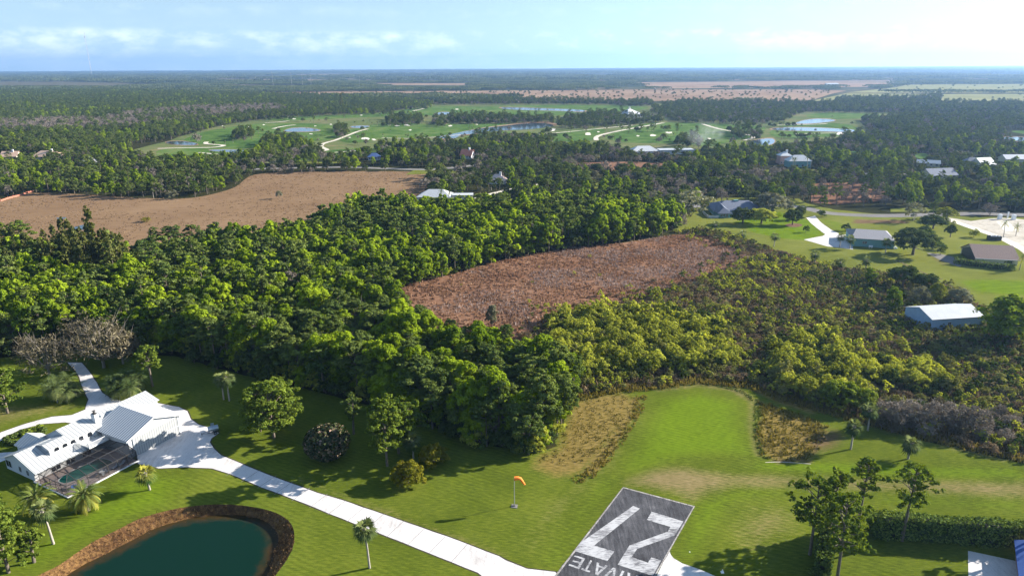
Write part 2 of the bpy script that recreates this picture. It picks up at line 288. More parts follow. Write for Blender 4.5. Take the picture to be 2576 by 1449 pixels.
def sheet(name, poly, z, mat, res=None, step=None, jit=0, holes=(), attrs=None, kind='structure', zfun=None, label=None, cat=None):
    poly = resample(poly, step or 1e9, jit); vs = [Vector(p) for p in poly]; n = len(vs); ed = [(i, (i+1) % n) for i in range(n)]
    for h in holes:
        k = len(vs); vs += [Vector(p) for p in h]; ed += [(k+i, k+(i+1) % len(h)) for i in range(len(h))]
    if res:
        x0, y0 = poly.min(0); x1, y1 = poly.max(0); gx, gy = np.meshgrid(np.arange(x0, x1, res), np.arange(y0, y1, res)); gx = gx.ravel()+rng.uniform(-.3, .3, gx.size)*res; gy = gy.ravel()+rng.uniform(-.3, .3, gy.size)*res
        k = inside(gx, gy, poly) & (edist(gx, gy, poly) > res*.4)
        for h in holes: k &= ~inside(gx, gy, h) & (edist(gx, gy, h) > res*.4)
        vs += [Vector((a, b)) for a, b in zip(gx[k], gy[k])]
    V, _, Fc, *_ = delaunay_2d_cdt(vs, ed, [], 0, 1e-5)
    V = np.array([tuple(v) for v in V]); Fc = [f for f in Fc]; T = np.array([[f[0], f[1], f[2]] for f in Fc]); cx, cyy = V[T].mean(1).T
    k = inside(cx, cyy, poly)
    for h in holes: k &= ~inside(cx, cyy, h)
    T = T[k]; a, b, c = V[T[:, 0]], V[T[:, 1]], V[T[:, 2]]; cr = (b[:, 0]-a[:, 0])*(c[:, 1]-a[:, 1])-(b[:, 1]-a[:, 1])*(c[:, 0]-a[:, 0]); T[cr < 0] = T[cr < 0][:, ::-1]
    used, inv = np.unique(T.ravel(), return_inverse=True); V = V[used]; T = inv.reshape(-1, 3)
    if name in ('bunker', 'far_field', 'marsh', 'bank', 'lake', 'clearing', 'cart_path') and zfun is None: ZK[0] += 1; z = z+.0012*(ZK[0] % 30)
    zz = np.full(len(V), z) if zfun is None else zfun(V[:, 0], V[:, 1])
    me = bpy.data.meshes.new(name); me.from_pydata(np.column_stack([V, zz]).tolist(), [], T.tolist()); me.materials.append(MATS[mat])
    if attrs:
        for nm, lst in attrs.items():
            val = np.zeros(len(V))
            for pl, w, s in lst: val = np.maximum(val, soft(V[:, 0], V[:, 1], pl, w)*s)
            A = me.attributes.new(nm, 'FLOAT', 'POINT'); A.data.foreach_set('value', val.astype(np.float32))
    me.update(); o = bpy.data.objects.new(name, me); link(o); return tag(o, label, cat, kind=kind)
def strip(name, pts, w, z, mat, closed=False, n=5, parent=None):
    c = spline(pts, n, closed) if n > 1 else np.array(pts, float); t = np.gradient(c, axis=0); t /= np.maximum(np.hypot(t[:, 0], t[:, 1]), 1e-6)[:, None]; nn = np.column_stack([-t[:, 1], t[:, 0]])
    wl = np.full(len(c), w) if np.isscalar(w) else np.interp(np.linspace(0, 1, len(c)), np.linspace(0, 1, len(w)), w)
    a = c+nn*wl[:, None]/2; b = c-nn*wl[:, None]/2; m = MB(); k = len(c)
    m.add([(*p, z) for p in a]+[(*p, z) for p in b], [(i, k+i, k+i+1, i+1) for i in range(k-1)]); return m
# ------------------------------------------------------------------ land: polygons drawn as places on the ground
POND_OUT = spline(PP([(92, 1452), (150, 1420), (230, 1365), (300, 1330), (350, 1305), (420, 1284), (490, 1272), (560, 1268), (625, 1273), (685, 1286), (722, 1306), (739, 1333), (738, 1372), (720, 1410), (690, 1452), (640, 1540), (400, 1600), (150, 1600), (40, 1520)]), 4)
_pi = spline(PP([(175, 1460), (235, 1420), (300, 1388), (353, 1360), (400, 1336), (467, 1316), (533, 1306), (610, 1308), (655, 1326), (674, 1356), (665, 1392), (645, 1450), (590, 1530), (400, 1575), (200, 1560), (130, 1500)], -1.7), 4); _pc = _pi.mean(0); POND_IN = _pc+(_pi-_pc)*1.11
ground = sheet('ground', [(17000*math.cos(t), 17000*math.sin(t)) for t in np.linspace(0, 2*math.pi, 96, endpoint=False)], 0, 'forest_floor', holes=[POND_OUT])
m = ground.data.materials; m.clear()
mm, nt, o = new_mat('ground_mix'); g = N(nt, 'ShaderNodeNewGeometry'); v = g.outputs['Position']
a = noise(nt, v, .06, 4, .6); b = noise(nt, v, 1.0, 3); near = ramp(nt, mth(nt, 'ADD', mth(nt, 'MULTIPLY', a, .5), mth(nt, 'MULTIPLY', b, .5)), [(.3, (.014, .016, .007)), (.5, (.03, .032, .012)), (.7, (.055, .05, .02))])
a = noise(nt, v, .0011, 5, .6); b = noise(nt, v, .012, 4, .7); far = ramp(nt, mth(nt, 'ADD', mth(nt, 'MULTIPLY', a, .6), mth(nt, 'MULTIPLY', b, .4)), [(.36, (.03, .042, .02)), (.48, (.05, .062, .03)), (.54, (.08, .08, .045)), (.6, (.2, .155, .1)), (.75, (.27, .21, .14))])
s = N(nt, 'ShaderNodeSeparateXYZ'); nt.links.new(v, s.inputs[0]); c = mixc(nt, mrange(nt, s.outputs[1], 700, 2600), near, far); d = N(nt, 'ShaderNodeBsdfDiffuse'); nt.links.new(c, d.inputs[0]); nt.links.new(d.outputs[0], o.inputs[0]); m.append(mm)
FOREST = PP([(-300, 690), (0, 682), (150, 690), (330, 672), (450, 658), (540, 648), (620, 636), (700, 618), (790, 600), (870, 562), (920, 540), (1000, 537), (1045, 548), (1180, 560), (1300, 556), (1500, 552), (1690, 556), (1712, 572), (1665, 592), (1560, 615), (1450, 625), (1330, 645), (1250, 660), (1180, 680), (1120, 697), (1000, 730), (988, 772), (1025, 835), (1075, 880), (1140, 900), (1240, 905), (1290, 930), (1350, 955), (1420, 982), (1436, 1012), (1425, 1045), (1400, 1128), (1340, 1145), (1280, 1138), (1180, 1112), (1070, 1072), (960, 1035), (860, 1000), (780, 985), (600, 945), (440, 900), (380, 880), (330, 895), (260, 880), (180, 880), (60, 890), (-20, 905), (-300, 920)])
RED = spline(PP([(1010, 720), (1130, 692), (1250, 658), (1330, 643), (1450, 622), (1560, 612), (1670, 595), (1760, 590), (1830, 615), (1880, 650), (1800, 690), (1640, 740), (1560, 775), (1450, 797), (1370, 817), (1305, 860), (1290, 905), (1240, 915), (1140, 905), (1070, 880), (1010, 830), (985, 765)]), 4)
BROWN = spline(PP([(-300, 520), (-60, 512), (0, 503), (60, 487), (180, 488), (330, 497), (440, 500), (510, 494), (590, 472), (640, 440), (760, 433), (900, 431), (1050, 433), (1085, 442), (1080, 470), (1040, 515), (900, 580), (700, 650), (400, 690), (0, 690), (-300, 690)]), 4)
SHRUBS = PP([(1690, 585), (1760, 575), (1830, 590), (1940, 628), (2050, 662), (2150, 677), (2300, 695), (2400, 722), (2450, 762), (2520, 790), (2576, 800), (2900, 850), (2900, 1200), (2576, 1160), (2480, 1140), (2330, 1105), (2220, 1075), (2140, 1050), (2060, 1030), (1960, 1000), (1880, 968), (1760, 955), (1650, 975), (1560, 978), (1445, 995), (1430, 965), (1350, 955), (1290, 930), (1285, 900), (1310, 860), (1370, 815), (1450, 795), (1560, 775), (1640, 740), (1800, 690), (1880, 650), (1830, 615), (1760, 590)])
MOWN = PP([(1690, 578), (1725, 545), (1760, 512), (1790, 498), (1900, 498), (2010, 500), (2030, 512), (2100, 528), (2200, 538), (2400, 545), (2600, 548), (2900, 555), (2900, 850), (2576, 802), (2500, 785), (2450, 760), (2400, 720), (2300, 693), (2150, 675), (2050, 660), (1940, 626), (1830, 590), (1760, 577)])
sheet('marsh', RED, .012, 'field_red'); sheet('field', BROWN, .012, 'field_brown')
sheet('scrubland', SHRUBS, .006, 'shrub_floor')
Pg = lambda l: PP(l)
LAWN = PP([(-250, 1700), (-250, 890), (-20, 905), (60, 890), (180, 880), (260, 880), (330, 895), (440, 895), (600, 940), (780, 980), (960, 1030), (1070, 1065), (1180, 1105), (1280, 1130), (1340, 1140), (1400, 1125), (1425, 1045), (1440, 1000), (1560, 980), (1650, 978), (1760, 958), (1880, 970), (1960, 1002), (2060, 1034), (2140, 1056), (2220, 1080), (2330, 1108), (2480, 1145), (2576, 1165), (2900, 1210), (2900, 1700)])
lattr = dict(
 dry=[(Pg([(1640, 1180), (1717, 1172), (1834, 1190), (2004, 1196), (2217, 1210), (2576, 1212), (2800, 1215), (2800, 1262), (2576, 1252), (2217, 1234), (1984, 1226), (1850, 1226), (1790, 1240), (1740, 1262), (1700, 1240), (1600, 1222), (1560, 1215)]), 4, .88),
      (Pg([(1835, 1320), (1870, 1275), (1950, 1262), (2010, 1285), (2010, 1350), (1930, 1400), (1850, 1380)]), 7, .6), (Pg([(1300, 1370), (1380, 1260), (1480, 1190), (1540, 1100), (1580, 1020), (1630, 990), (1640, 1030), (1600, 1100), (1540, 1190), (1420, 1300), (1330, 1400)]), 6, .55),
      (Pg([(740, 1215), (900, 1270), (1130, 1360), (1270, 1408), (1290, 1395), (1130, 1335), (900, 1250), (760, 1195)]), 1.5, .6), (Pg([(0, 1010), (220, 1010), (215, 1030), (120, 1045), (0, 1075), (-200, 1100), (-200, 1010)]), 4, .5), (Pg([(1640, 975), (1760, 962), (1870, 975), (1910, 1010), (1900, 1070), (1920, 1150), (1890, 1150), (1875, 1080), (1880, 1010), (1830, 985), (1760, 975), (1650, 990)]), 2, .7),
      (Pg([(1500, 1230), (1560, 1215), (1450, 1340), (1400, 1420), (1380, 1400), (1440, 1320)]), 3, .35), (Pg([(2040, 1040), (2240, 1090), (2500, 1165), (2800, 1200), (2800, 1170), (2400, 1110), (2200, 1060)]), 3, .6)],
 lush=[(Pg([(1650, 1000), (1760, 985), (1860, 1010), (1880, 1080), (1900, 1150), (1780, 1150), (1680, 1165), (1600, 1190), (1560, 1180), (1600, 1100), (1640, 1040)]), 5, .8), (Pg([(1500, 1200), (1570, 1190), (1560, 1225), (1480, 1310), (1400, 1430), (1350, 1420), (1420, 1320)]), 4, .6), (Pg([(1750, 1260), (1850, 1232), (2000, 1232), (1850, 1260), (1800, 1320), (1760, 1400), (1700, 1420), (1720, 1340)]), 4, .75), (Pg([(1900, 1160), (2100, 1160), (2300, 1170), (2576, 1175), (2576, 1205), (2250, 1200), (2000, 1188), (1880, 1180)]), 2.5, .8),
       (Pg([(280, 1200), (400, 1185), (480, 1200), (430, 1270), (300, 1320), (200, 1370), (100, 1440), (0, 1449), (100, 1350), (230, 1260)]), 5, .75), (Pg([(2200, 1242), (2576, 1258), (2576, 1290), (2200, 1272)]), 2, .5)],
 brown=[(Pg([(1443, 1008), (1500, 990), (1570, 988), (1600, 1005), (1600, 1045), (1545, 1100), (1510, 1150), (1465, 1190), (1400, 1200), (1340, 1180), (1345, 1155), (1400, 1128), (1425, 1050)]), 3.5, 1.), (Pg([(1905, 1005), (1955, 1025), (2040, 1050), (2080, 1075), (2062, 1130), (2030, 1160), (1960, 1162), (1915, 1145), (1898, 1090), (1915, 1040)]), 3., .95), (Pg([(1650, 962), (1760, 950), (1880, 962), (1960, 995), (2060, 1030), (2050, 1045), (1950, 1012), (1880, 978), (1760, 968)]), 1.2, .9), (Pg([(1595, 1000), (1615, 1000), (1560, 1110), (1510, 1180), (1480, 1200), (1470, 1190), (1530, 1110)]), .8, 1.)],
 dirt=[(Pg([(2015, 1090), (2110, 1080), (2130, 1100), (2110, 1130), (2030, 1150)]), 3, .8), (Pg([(1930, 1150), (2030, 1150), (2050, 1165), (1950, 1170)]), 1.5, .8), (Pg([(870, 1180), (900, 1170), (985, 1175), (985, 1195)]), .3, 0)])
sheet('lawn', LAWN, .018, 'lawn', res=1.3, step=2.0, jit=.35, holes=[POND_OUT], attrs=lattr)
mattr = dict(lush=[(Pg([(1880, 570), (1940, 535), (1990, 545), (2040, 555), (2075, 590), (2030, 605), (1960, 600), (1880, 582)]), 3, 1.), (Pg([(1840, 560), (1960, 530), (2000, 545), (1930, 575)]), 3, .9), (Pg([(2050, 545), (2120, 560), (2150, 585), (2110, 590), (2070, 565)]), 3, .6), (Pg([(2400, 705), (2480, 700), (2576, 705), (2800, 710), (2800, 760), (2576, 745), (2450, 740)]), 4, .8), (Pg([(2245, 610), (2260, 600), (2275, 640), (2250, 640)]), 3, .7), (Pg([(2395, 640), (2440, 640), (2440, 655), (2400, 655)]), 3, .8)],
 dry=[(Pg([(2280, 740), (2420, 740), (2480, 770), (2470, 800)]), 3, .5), (Pg([(2130, 548), (2330, 552), (2330, 560), (2130, 560)]), 3, .4)], dirt=[(Pg([(2150, 552), (2290, 554), (2290, 563), (2140, 563)]), 2, .9), (Pg([(2325, 640), (2370, 650), (2400, 672), (2370, 668)]), 2, .7)])
sheet('mown_grass', MOWN, .018, 'side_lawn', res=3.0, step=4, jit=.5, attrs=mattr)
# pond: bank slopes down to the water, water shallow at the rim
def bankz(x, y):
    d = edist(x, y, POND_OUT); e = edist(x, y, POND_IN); ins = inside(x, y, POND_IN); t = np.clip(d/(d+e+1e-6), 0, 1); z = .018-1.7*t**.85+np.where((t > .05), rng.normal(0, .05, len(x)), 0); return np.where(ins, -1.9, z)
sheet('pond_bank', POND_OUT, 0, 'bank', res=.9, zfun=lambda x, y: np.where(inside(x, y, POND_IN), -1.75-np.minimum(edist(x, y, POND_IN)*.3, 2.5), bankz(x, y)))
sheet('pond', spline(POND_OUT[::3], 2), -1.6, 'pond_water', res=1.2, attrs=dict(shallow=[([(-1e3, -1e3), (1e3, -1e3), (1e3, 1e3), (-1e3, 1e3)], 1, 0)]))
me = bpy.data.objects['pond'].data; co = np.zeros(len(me.vertices)*3); me.vertices.foreach_get('co', co); co = co.reshape(-1, 3)
dd = edist(co[:, 0], co[:, 1], POND_IN); ins = inside(co[:, 0], co[:, 1], POND_IN); me.attributes['shallow'].data.foreach_set('value', np.where(ins, np.clip(1-dd/3.2, 0, 1), 1).astype(np.float32))
# paved things
TAXI = PP([(345, 1140), (347, 1166), (400, 1178), (467, 1175), (533, 1178), (580, 1192), (633, 1215), (740, 1256), (858, 1303), (1045, 1377), (1202, 1440), (1240, 1470), (1400, 1520), (1460, 1520), (1397, 1438), (1325, 1430), (1272, 1408), (1255, 1399), (1125, 1349), (992, 1303), (859, 1257), (800, 1240), (667, 1191), (557, 1145), (540, 1130), (528, 1112), (532, 1103), (551, 1089), (523, 1075), (500, 1068), (480, 1054), (476, 1045), (472, 1034), (450, 1024), (387, 1012), (340, 1010), (330, 1080)])
def rim(pts, w_=.55):  # thin dark strip along the paving: the grass's edge shadow painted as colour
    c = np.array(list(pts)+[pts[0]]); o = obj('edge_shade', strip('edge_shade', c, w_, .028, 'shade_brown', n=1), 'shade_brown'); tag(o, kind='structure')
paint('shade_brown', (.035, .028, .014), .95, .3, 2.)
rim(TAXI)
sheet('taxiway', TAXI, .045, 'concrete', step=2.5, jit=.04)
DRIVE = PP([(170, 912), (192, 935), (200, 950), (205, 968), (222, 1005), (215, 1030), (180, 1044), (130, 1048), (60, 1067), (0, 1088), (-90, 1120), (-90, 1150), (0, 1109), (50, 1080), (107, 1066), (165, 1062), (205, 1068), (290, 1040), (330, 1012), (303, 1008), (277, 1000), (257, 988), (243, 962), (225, 935), (205, 912)])
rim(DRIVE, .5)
sheet('driveway', DRIVE, .034, 'concrete', step=2.5, jit=.04)
sheet('driveway_end', PP([(-90, 1165), (0, 1139), (40, 1136), (50, 1146), (20, 1155), (-80, 1190)]), .033, 'concrete')
sheet('parking_pad', PP([(2435, 1385), (2478, 1394), (2552, 1410), (2640, 1440), (2640, 1560), (2437, 1500)]), .04, 'concrete')
sheet('apron', PP([(1683, 1383), (1687, 1394), (1694, 1404), (1717, 1417), (1760, 1432), (1800, 1449), (1850, 1472), (1900, 1530), (1630, 1530), (1640, 1470)]), .04, 'concrete', step=1.5, jit=.05)
jt = MB()
for a_, b_ in (((560, 1150), (1230, 1415)),):
    pa = np.array(P(592, 1182)); pb = np.array(P(1230, 1418)); d_ = (pb-pa)/np.hypot(*(pb-pa)); nn_ = np.array((-d_[1], d_[0])); Lt = np.hypot(*(pb-pa))
    for k in range(int(Lt/4.6)):
        c_ = pa+d_*(k*4.6); q4 = [c_-nn_*2.5-d_*.05, c_+nn_*2.5-d_*.05, c_+nn_*2.5+d_*.05, c_-nn_*2.5+d_*.05]; jt.poly([(*p_, .051) for p_ in q4][::-1])
tag(obj('joint_line', jt, 'road'), kind='structure')
# runway and its paint, in runway axes (a across, b along)
r1 = np.array(P(1748, 1274)); AX = np.array((-.8917, .4526)); AX = np.array(P(1567, 1225))-r1; AX /= np.hypot(*AX); UP = np.array((AX[1], -AX[0])); UP = UP if UP[1] < 0 else -UP; SH = .075
def RW(a, b, z=None): p = r1+AX*a+UP*b; return (p[0], p[1]) if z is None else (p[0], p[1], z)
RWp = [RW(14.24, 0), RW(0, -.1), RW(0+SH*60, 60), RW(14.24+SH*60+.3, 60)]
sheet('runway', RWp, .06, 'asphalt', step=2, jit=.03)
for pts in ([(14.24, 0), (0, -.1), (0, .22), (14.2, .3)], [(14.24, 0), (14.02, .3), (14.02+SH*60, 60), (14.45+SH*60, 60)], [(0, -.1), (.25, .25), (.25+SH*60, 60), (SH*60, 60)]):
    sheet('edge_strip', [RW(*p) for p in pts], .07, 'edge_line')
seven = [(10.58, 5.06), (9.19, 5.3), (13.29, 19.03), (9.62, 18.97), (9.91, 21.76), (15.7, 21.9), (15.75, 19.6)]
two = [(6.92, 5.21), (.9, 5.48), (1.35, 10.07), (6.3, 16.54), (6.51, 18.95), (3.63, 19.11), (3.49, 17.55), (1.79, 17.55), (2.01, 21.78), (8.07, 21.87), (7.77, 16.29), (2.7, 9.59), (2.65, 8.08), (7.03, 7.97)]
for q in (seven, two): sheet('runway_number', [RW(*p) for p in q], .074, 'worn_paint')
w = .42
GL = dict(E=[[(0, 0), (0, 1), (1, 1), (1, .86), (.22, .86), (.22, .57), (.9, .57), (.9, .43), (.22, .43), (.22, .14), (1, .14), (1, 0)]], T=[[(.39, 0), (.39, .86), (0, .86), (0, 1), (1, 1), (1, .86), (.61, .86), (.61, 0)]],
 A=[[(0, 0), (.38, 1), (.62, 1), (1, 0), (.79, 0), (.72, .2), (.28, .2), (.21, 0)]], V=[[(.38, 0), (0, 1), (.21, 1), (.5, .24), (.79, 1), (1, 1), (.62, 0)]], I=[[(0, 0), (0, 1), (1, 1), (1, 0)]],
 R=[[(0, 0), (0, 1), (.75, 1), (1, .85), (1, .6), (.8, .47), (1, 0), (.76, 0), (.56, .43), (.22, .43), (.22, 0)]], P=[[(0, 0), (0, 1), (.75, 1), (1, .85), (1, .58), (.75, .43), (.22, .43), (.22, 0)]])
CT = dict(A=[(.34, .34), (.5, .78), (.66, .34)], R=[(.22, .57), (.22, .86), (.7, .86), (.78, .78), (.78, .65), (.7, .57)], P=[(.22, .57), (.22, .86), (.7, .86), (.78, .78), (.78, .65), (.7, .57)])
for ch, x0, x1 in (('P', 1.75, 3.55), ('R', 4.1, 6.0), ('I', 6.55, 6.95), ('V', 7.3, 9.3), ('A', 9.45, 11.4), ('T', 11.65, 13.15), ('E', 13.5, 15.4)):
    f = lambda q: [RW(x0+(x1-x0)*a, 22.85+2.85*b) for a, b in q]
    sheet('runway_letter', f(GL[ch][0]), .074, 'worn_paint', holes=[f(CT[ch])] if ch in CT else ())
# road, side drive, sandy lot
def road(name, pts, w, z, mat, n=5):
    ZK[0] += 1; z += .0007*(ZK[0] % 30); return tag(obj(name, strip(name, PP(pts), w, z, mat, n=n), mat), kind='structure')
road('road', [(1690, 522), (1850, 515), (2000, 520), (2080, 536), (2200, 543), (2330, 541), (2450, 538), (2576, 541), (2800, 548)], 8.5, .05, 'road')
road('road', [(590, 428), (700, 424), (859, 421), (960, 424), (1080, 427), (1160, 420), (1260, 408)], 8, .05, 'road')
road('road', [(1880, 432), (1980, 432), (2080, 437), (2200, 437), (2300, 440)], 8, .05, 'road')
road('lane', [(1190, 500), (1270, 480), (1340, 467), (1420, 455)], 4, .05, 'path')
SD = PP([(2028, 548), (2050, 543), (2065, 560), (2090, 578), (2115, 590), (2145, 592), (2146, 628), (2080, 620), (2022, 603), (2070, 594), (2076, 590), (2060, 578), (2040, 562)])
sheet('driveway', SD, .04, 'concrete')
sheet('sand_lot', PP([(2385, 548), (2440, 556), (2520, 548), (2600, 555), (2700, 570), (2700, 660), (2576, 640), (2540, 612), (2480, 585), (2420, 562)]), .04, 'sand_lot', step=6, jit=.5)
road('sand_track', [(2385, 552), (2450, 575), (2520, 600), (2576, 628), (2650, 660)], 4.5, .055, 'sand')
sheet('gate_pad', PP([(2505, 557), (2535, 556), (2560, 580), (2528, 583)]), .06, 'sand')
sheet('parking_pad', PP([(2330, 636), (2370, 640), (2432, 655), (2415, 672), (2365, 655)]), .04, 'road')
sheet('planting_bed', spline(PP([(1975, 566), (1995, 562), (2018, 565), (2010, 571), (1985, 571)]), 3), .04, 'mulch')
# drainage ditch lines on the mown grass
road('ditch', [(2255, 655), (2320, 685), (2370, 703)], 1.2, .03, 'shrub_floor'); road('ditch', [(1930, 625), (2000, 650), (2060, 662)], 2, .03, 'bank')
road('garden_edging', [(1925, 1163), (1960, 1162), (2000, 1164), (2040, 1167)], .16, .05, 'path')
# ---- golf course
GREENS = [[(460,350),(520,330),(600,317),(667,310),(767,311),(859,316),(859,352),(767,356),(663,352),(650,362),(633,377),(567,372),(520,365),(467,363)],
 [(395,374),(520,369),(640,378),(700,385),(690,397),(520,408),(390,400)], [(655,300),(760,293),(859,290),(985,282),(1015,277),(1092,267),(1200,269),(1290,274),(1480,284),(1400,292),(1320,296),(1130,293),(1060,290),(1000,292),(900,297),(700,306)],
 [(845,333),(942,313),(992,310),(1092,313),(1179,313),(1315,310),(1290,320),(1180,331),(1108,342),(1060,348),(960,350),(859,366)], [(1150,352),(1200,338),(1289,329),(1280,343),(1225,358),(1180,362)],
 [(1332,345),(1425,330),(1512,322),(1525,330),(1502,353),(1458,355),(1390,362),(1365,362)], [(1505,345),(1592,317),(1659,308),(1745,310),(1880,316),(1935,320),(1905,347),(1830,357),(1790,372),(1717,362),(1620,362),(1560,358)],
 [(1150,272),(1359,264),(1635,267),(1625,278),(1459,284),(1192,284)], [(2027,287),(2117,284),(2217,289),(2237,295),(2117,301),(2030,298)], [(1960,313),(2084,309),(2150,315),(2165,335),(2117,345),(1917,350)],
 [(2527,330),(2600,330),(2600,342)], [(2125,383),(2160,381),(2165,393),(2130,394)], [(2300,388),(2334,386),(2336,400),(2305,401)], [(2440,397),(2500,396),(2500,406),(2450,407)], [(2240,347),(2290,347),(2295,362),(2250,368)], [(800,385),(859,375),(960,372),(940,392),(830,402)],[(720,395),(790,383),(800,395),(740,408)]]
ROUGH = [[(330,378),(420,355),(500,330),(600,308),(760,288),(960,284),(1090,262),(1350,260),(1700,262),(1990,282),(2060,280),(2250,284),(2240,302),(2170,305),(2180,335),(2110,352),(1900,365),(1780,376),(1500,372),(1380,366),(1240,366),(1060,358),(900,385),(850,402),(740,412),(500,412),(390,404)]]
for q in ROUGH: sheet('rough_grass', PP(q), .1, 'pasture', step=40, jit=3)
groundmat('rough_mix', [(.3, (.07, .1, .035)), (.5, (.11, .135, .05)), (.62, (.16, .15, .07)), (.75, (.24, .17, .1))], .012, .06); bpy.data.objects['rough_grass'].data.materials[0] = MATS['rough_mix']
for i_, q in enumerate(GREENS): sheet('fairway', chaikin(PP(q), 2), .16+.005*i_, 'fairway')
PONDS = [[(713,330),(733,323),(773,322),(810,328),(793,332),(720,333)], [(410,358),(457,355),(500,362),(493,367),(433,365)], [(517,378),(583,377),(643,382),(650,387),(550,383)], [(880,318),(935,317),(920,323),(885,323)],
 [(1092,347),(1142,337),(1192,327),(1225,322),(1275,317),(1315,312),(1372,310),(1399,317),(1375,322),(1325,327),(1275,328),(1192,338),(1159,340),(1145,350),(1112,350)], [(1089,287),(1109,283),(1132,283),(1132,289),(1099,291)],
 [(1252,270),(1359,273),(1472,277),(1472,283),(1392,279),(1275,277)], [(1990,312),(2037,300),(2084,300),(2110,305),(2034,313)], [(1941,323),(2017,321),(2100,324),(2154,328),(2154,334),(2050,331),(1944,329)], [(1877,360),(1904,352),(1947,348),(1950,362),(1924,368),(1884,368)],
 [(2510,345),(2600,346),(2600,362),(2534,353)], [(1261,361),(1272,360),(1274,367),(1262,368)], [(140,548),(168,546),(165,551),(145,552)], [(180,572),(228,562),(236,568),(215,578),(185,582)]]
for q in PONDS[:-2]:
    c = np.mean(q, 0); sheet('bank', chaikin(PP([tuple(c+(np.array(p)-c)*np.array((1.06, 1.22))) for p in q]), 2), .24, 'far_field'); sheet('lake', chaikin(PP(q), 2), .28, 'lake_water')
for q in PONDS[-2:]: sheet('puddle', chaikin(PP(q), 2), .03, 'lake_water')
for u, v, wd in [(627,321,13),(782,338,12),(793,318,8),(833,314,8),(663,315,9),(999,317,14),(1025,316,16),(909,291,9),(1132,318,14),(922,350,26),(1389,328,26),(1382,341,16),(1479,338,22),(1505,333,9),(1605,343,11),(1642,342,18),(1682,335,20),(1032,328,12),(1784,350,13),(2237,351,12),(2280,352,16),(2114,338,26),(880,347,9),(940,352,16),(560,318,6),(740,300,9),(1200,314,8),(1560,300,8),(1150,276,10)]:
    n = 9; q = [(u+wd*.5*math.cos(t)*random.uniform(.45, 1.2), v+wd*.14*math.sin(t)*random.uniform(.4, 1.3)) for t in np.linspace(0, 2*math.pi, n, endpoint=False)]; sheet('bunker', chaikin(PP(q), 2), .3, 'sand')
for pts, w_ in (([(397,375),(467,373),(533,372),(563,367),(520,363),(520,358)], 5), ([(835,398),(810,383),(823,378),(808,370),(815,362),(840,355),(859,348),(900,332),(925,325)], 4.5), ([(687,325),(712,319),(743,315)], 5), ([(667,310),(700,308),(727,305)], 4.5), ([(1500,354),(1505,343),(1559,330),(1620,319),(1669,310)], 5.5), ([(1340,341),(1425,333),(1525,323),(1592,316)], 4), ([(1767,313),(1807,325),(1850,333),(1897,345),(1874,354)], 5), ([(2000,338),(2084,336),(2134,337)], 4), ([(1040,280),(1062,275),(1065,274)], 6), ([(1950,316),(2050,314),(2080,312)], 4), ([(500,385),(600,392),(760,390),(900,380)], 3.5), ([(960,348),(1050,349),(1160,340)], 3)):
    road('cart_path', pts, w_, .32, 'path', 4)
# ---- far fields
for q, mt in (([(570,234),(860,231),(1400,228),(1600,226),(2050,226),(2130,229),(2000,256),(1700,254),(1560,257),(1300,247),(1100,242),(860,243),(600,239)], 'far_field'), ([(360,200.5),(600,199.5),(1000,202),(1190,204),(1180,207),(700,206),(500,205),(370,203)], 'far_field'), ([(-100,207),(0,206),(330,209),(300,222),(0,221),(-100,221)], 'muted_field'),
 ([(2250,221),(2284,214),(2700,211),(2700,234),(2127,234)], 'pasture'), ([(2127,236),(2364,236),(2350,258),(2030,257)], 'pasture'), ([(2374,237),(2700,237),(2700,263),(2364,262)], 'pasture'), ([(1990,258),(2084,233),(2110,231),(2030,257)], 'far_field'), ([(1450,410),(1560,407),(1700,412),(1720,428),(1600,432),(1455,430)], 'field_red'), ([(2040,462),(2120,458),(2230,470),(2230,505),(2100,515),(2040,510)], 'field_red'), ([(1600,208),(1900,206),(2250,209),(2240,219),(1900,222),(1650,224)], 'far_field'), ([(640,219),(760,220),(740,224),(640,223)], 'far_field')):
    sheet('far_field' if q[0][1] < 300 else 'marsh', PP(q), .12, mt)
for q in ([(60,192),(300,190.5),(500,193),(300,194)], [(700,188),(1000,187.5),(1200,190),(900,190.5)], [(1300,196),(1700,194.5),(1750,196.5),(1350,198)], [(150,199),(330,197.5),(420,200),(200,201)], [(1900,190),(2300,187),(2500,189),(2100,192)], [(900,210),(1300,211),(1400,214),(1000,215)], [(1400,201),(1800,199.5),(1900,202),(1500,203)], [(1850,205),(2300,203),(2576,205),(2000,207.5)], [(500,196),(800,195),(850,197.5),(550,198)], [(2250,194),(2600,192),(2600,194),(2300,196)], [(40,213),(260,212.5),(300,214.5),(60,215)], [(1050,193),(1350,192),(1400,193.5),(1100,194.5)], [(0,200),(120,199),(150,202),(0,203)], [(380,212),(560,211),(600,214),(420,215)], [(2100,199),(2500,196),(2560,199),(2150,202)]): sheet('far_field', PP(q), .12, 'far_field')
for pts in ([(1700,246),(1850,236),(2000,229)], [(1560,243),(1700,233)], [(1850,254),(2000,243),(2060,233)]): road('farm_track', pts, 9, .2, 'far_field')
for q in ([(-100,385),(180,385),(330,378),(390,400),(500,412),(640,395),(700,400),(900,400)],): pass
# clearings in the wooded belt
CLEAR = [[(1150,500),(1290,500),(1300,520),(1170,522)], [(1900,428),(2100,428),(2110,440),(1890,440)], [(1480,460),(1540,460),(1545,475),(1480,475)], [(700,405),(860,405),(850,412),(700,412)], [(1200,408),(1300,404),(1310,412),(1210,415)], [(1960, 428), (2040,428), (2040,436), (1960,436)], [(2240,525),(2380,522),(2400,533),(2240,534)], [(1020,440),(1150,436),(1150,428),(1040,429)]]
for q in CLEAR: sheet('clearing', PP(q), .1, 'side_lawn')
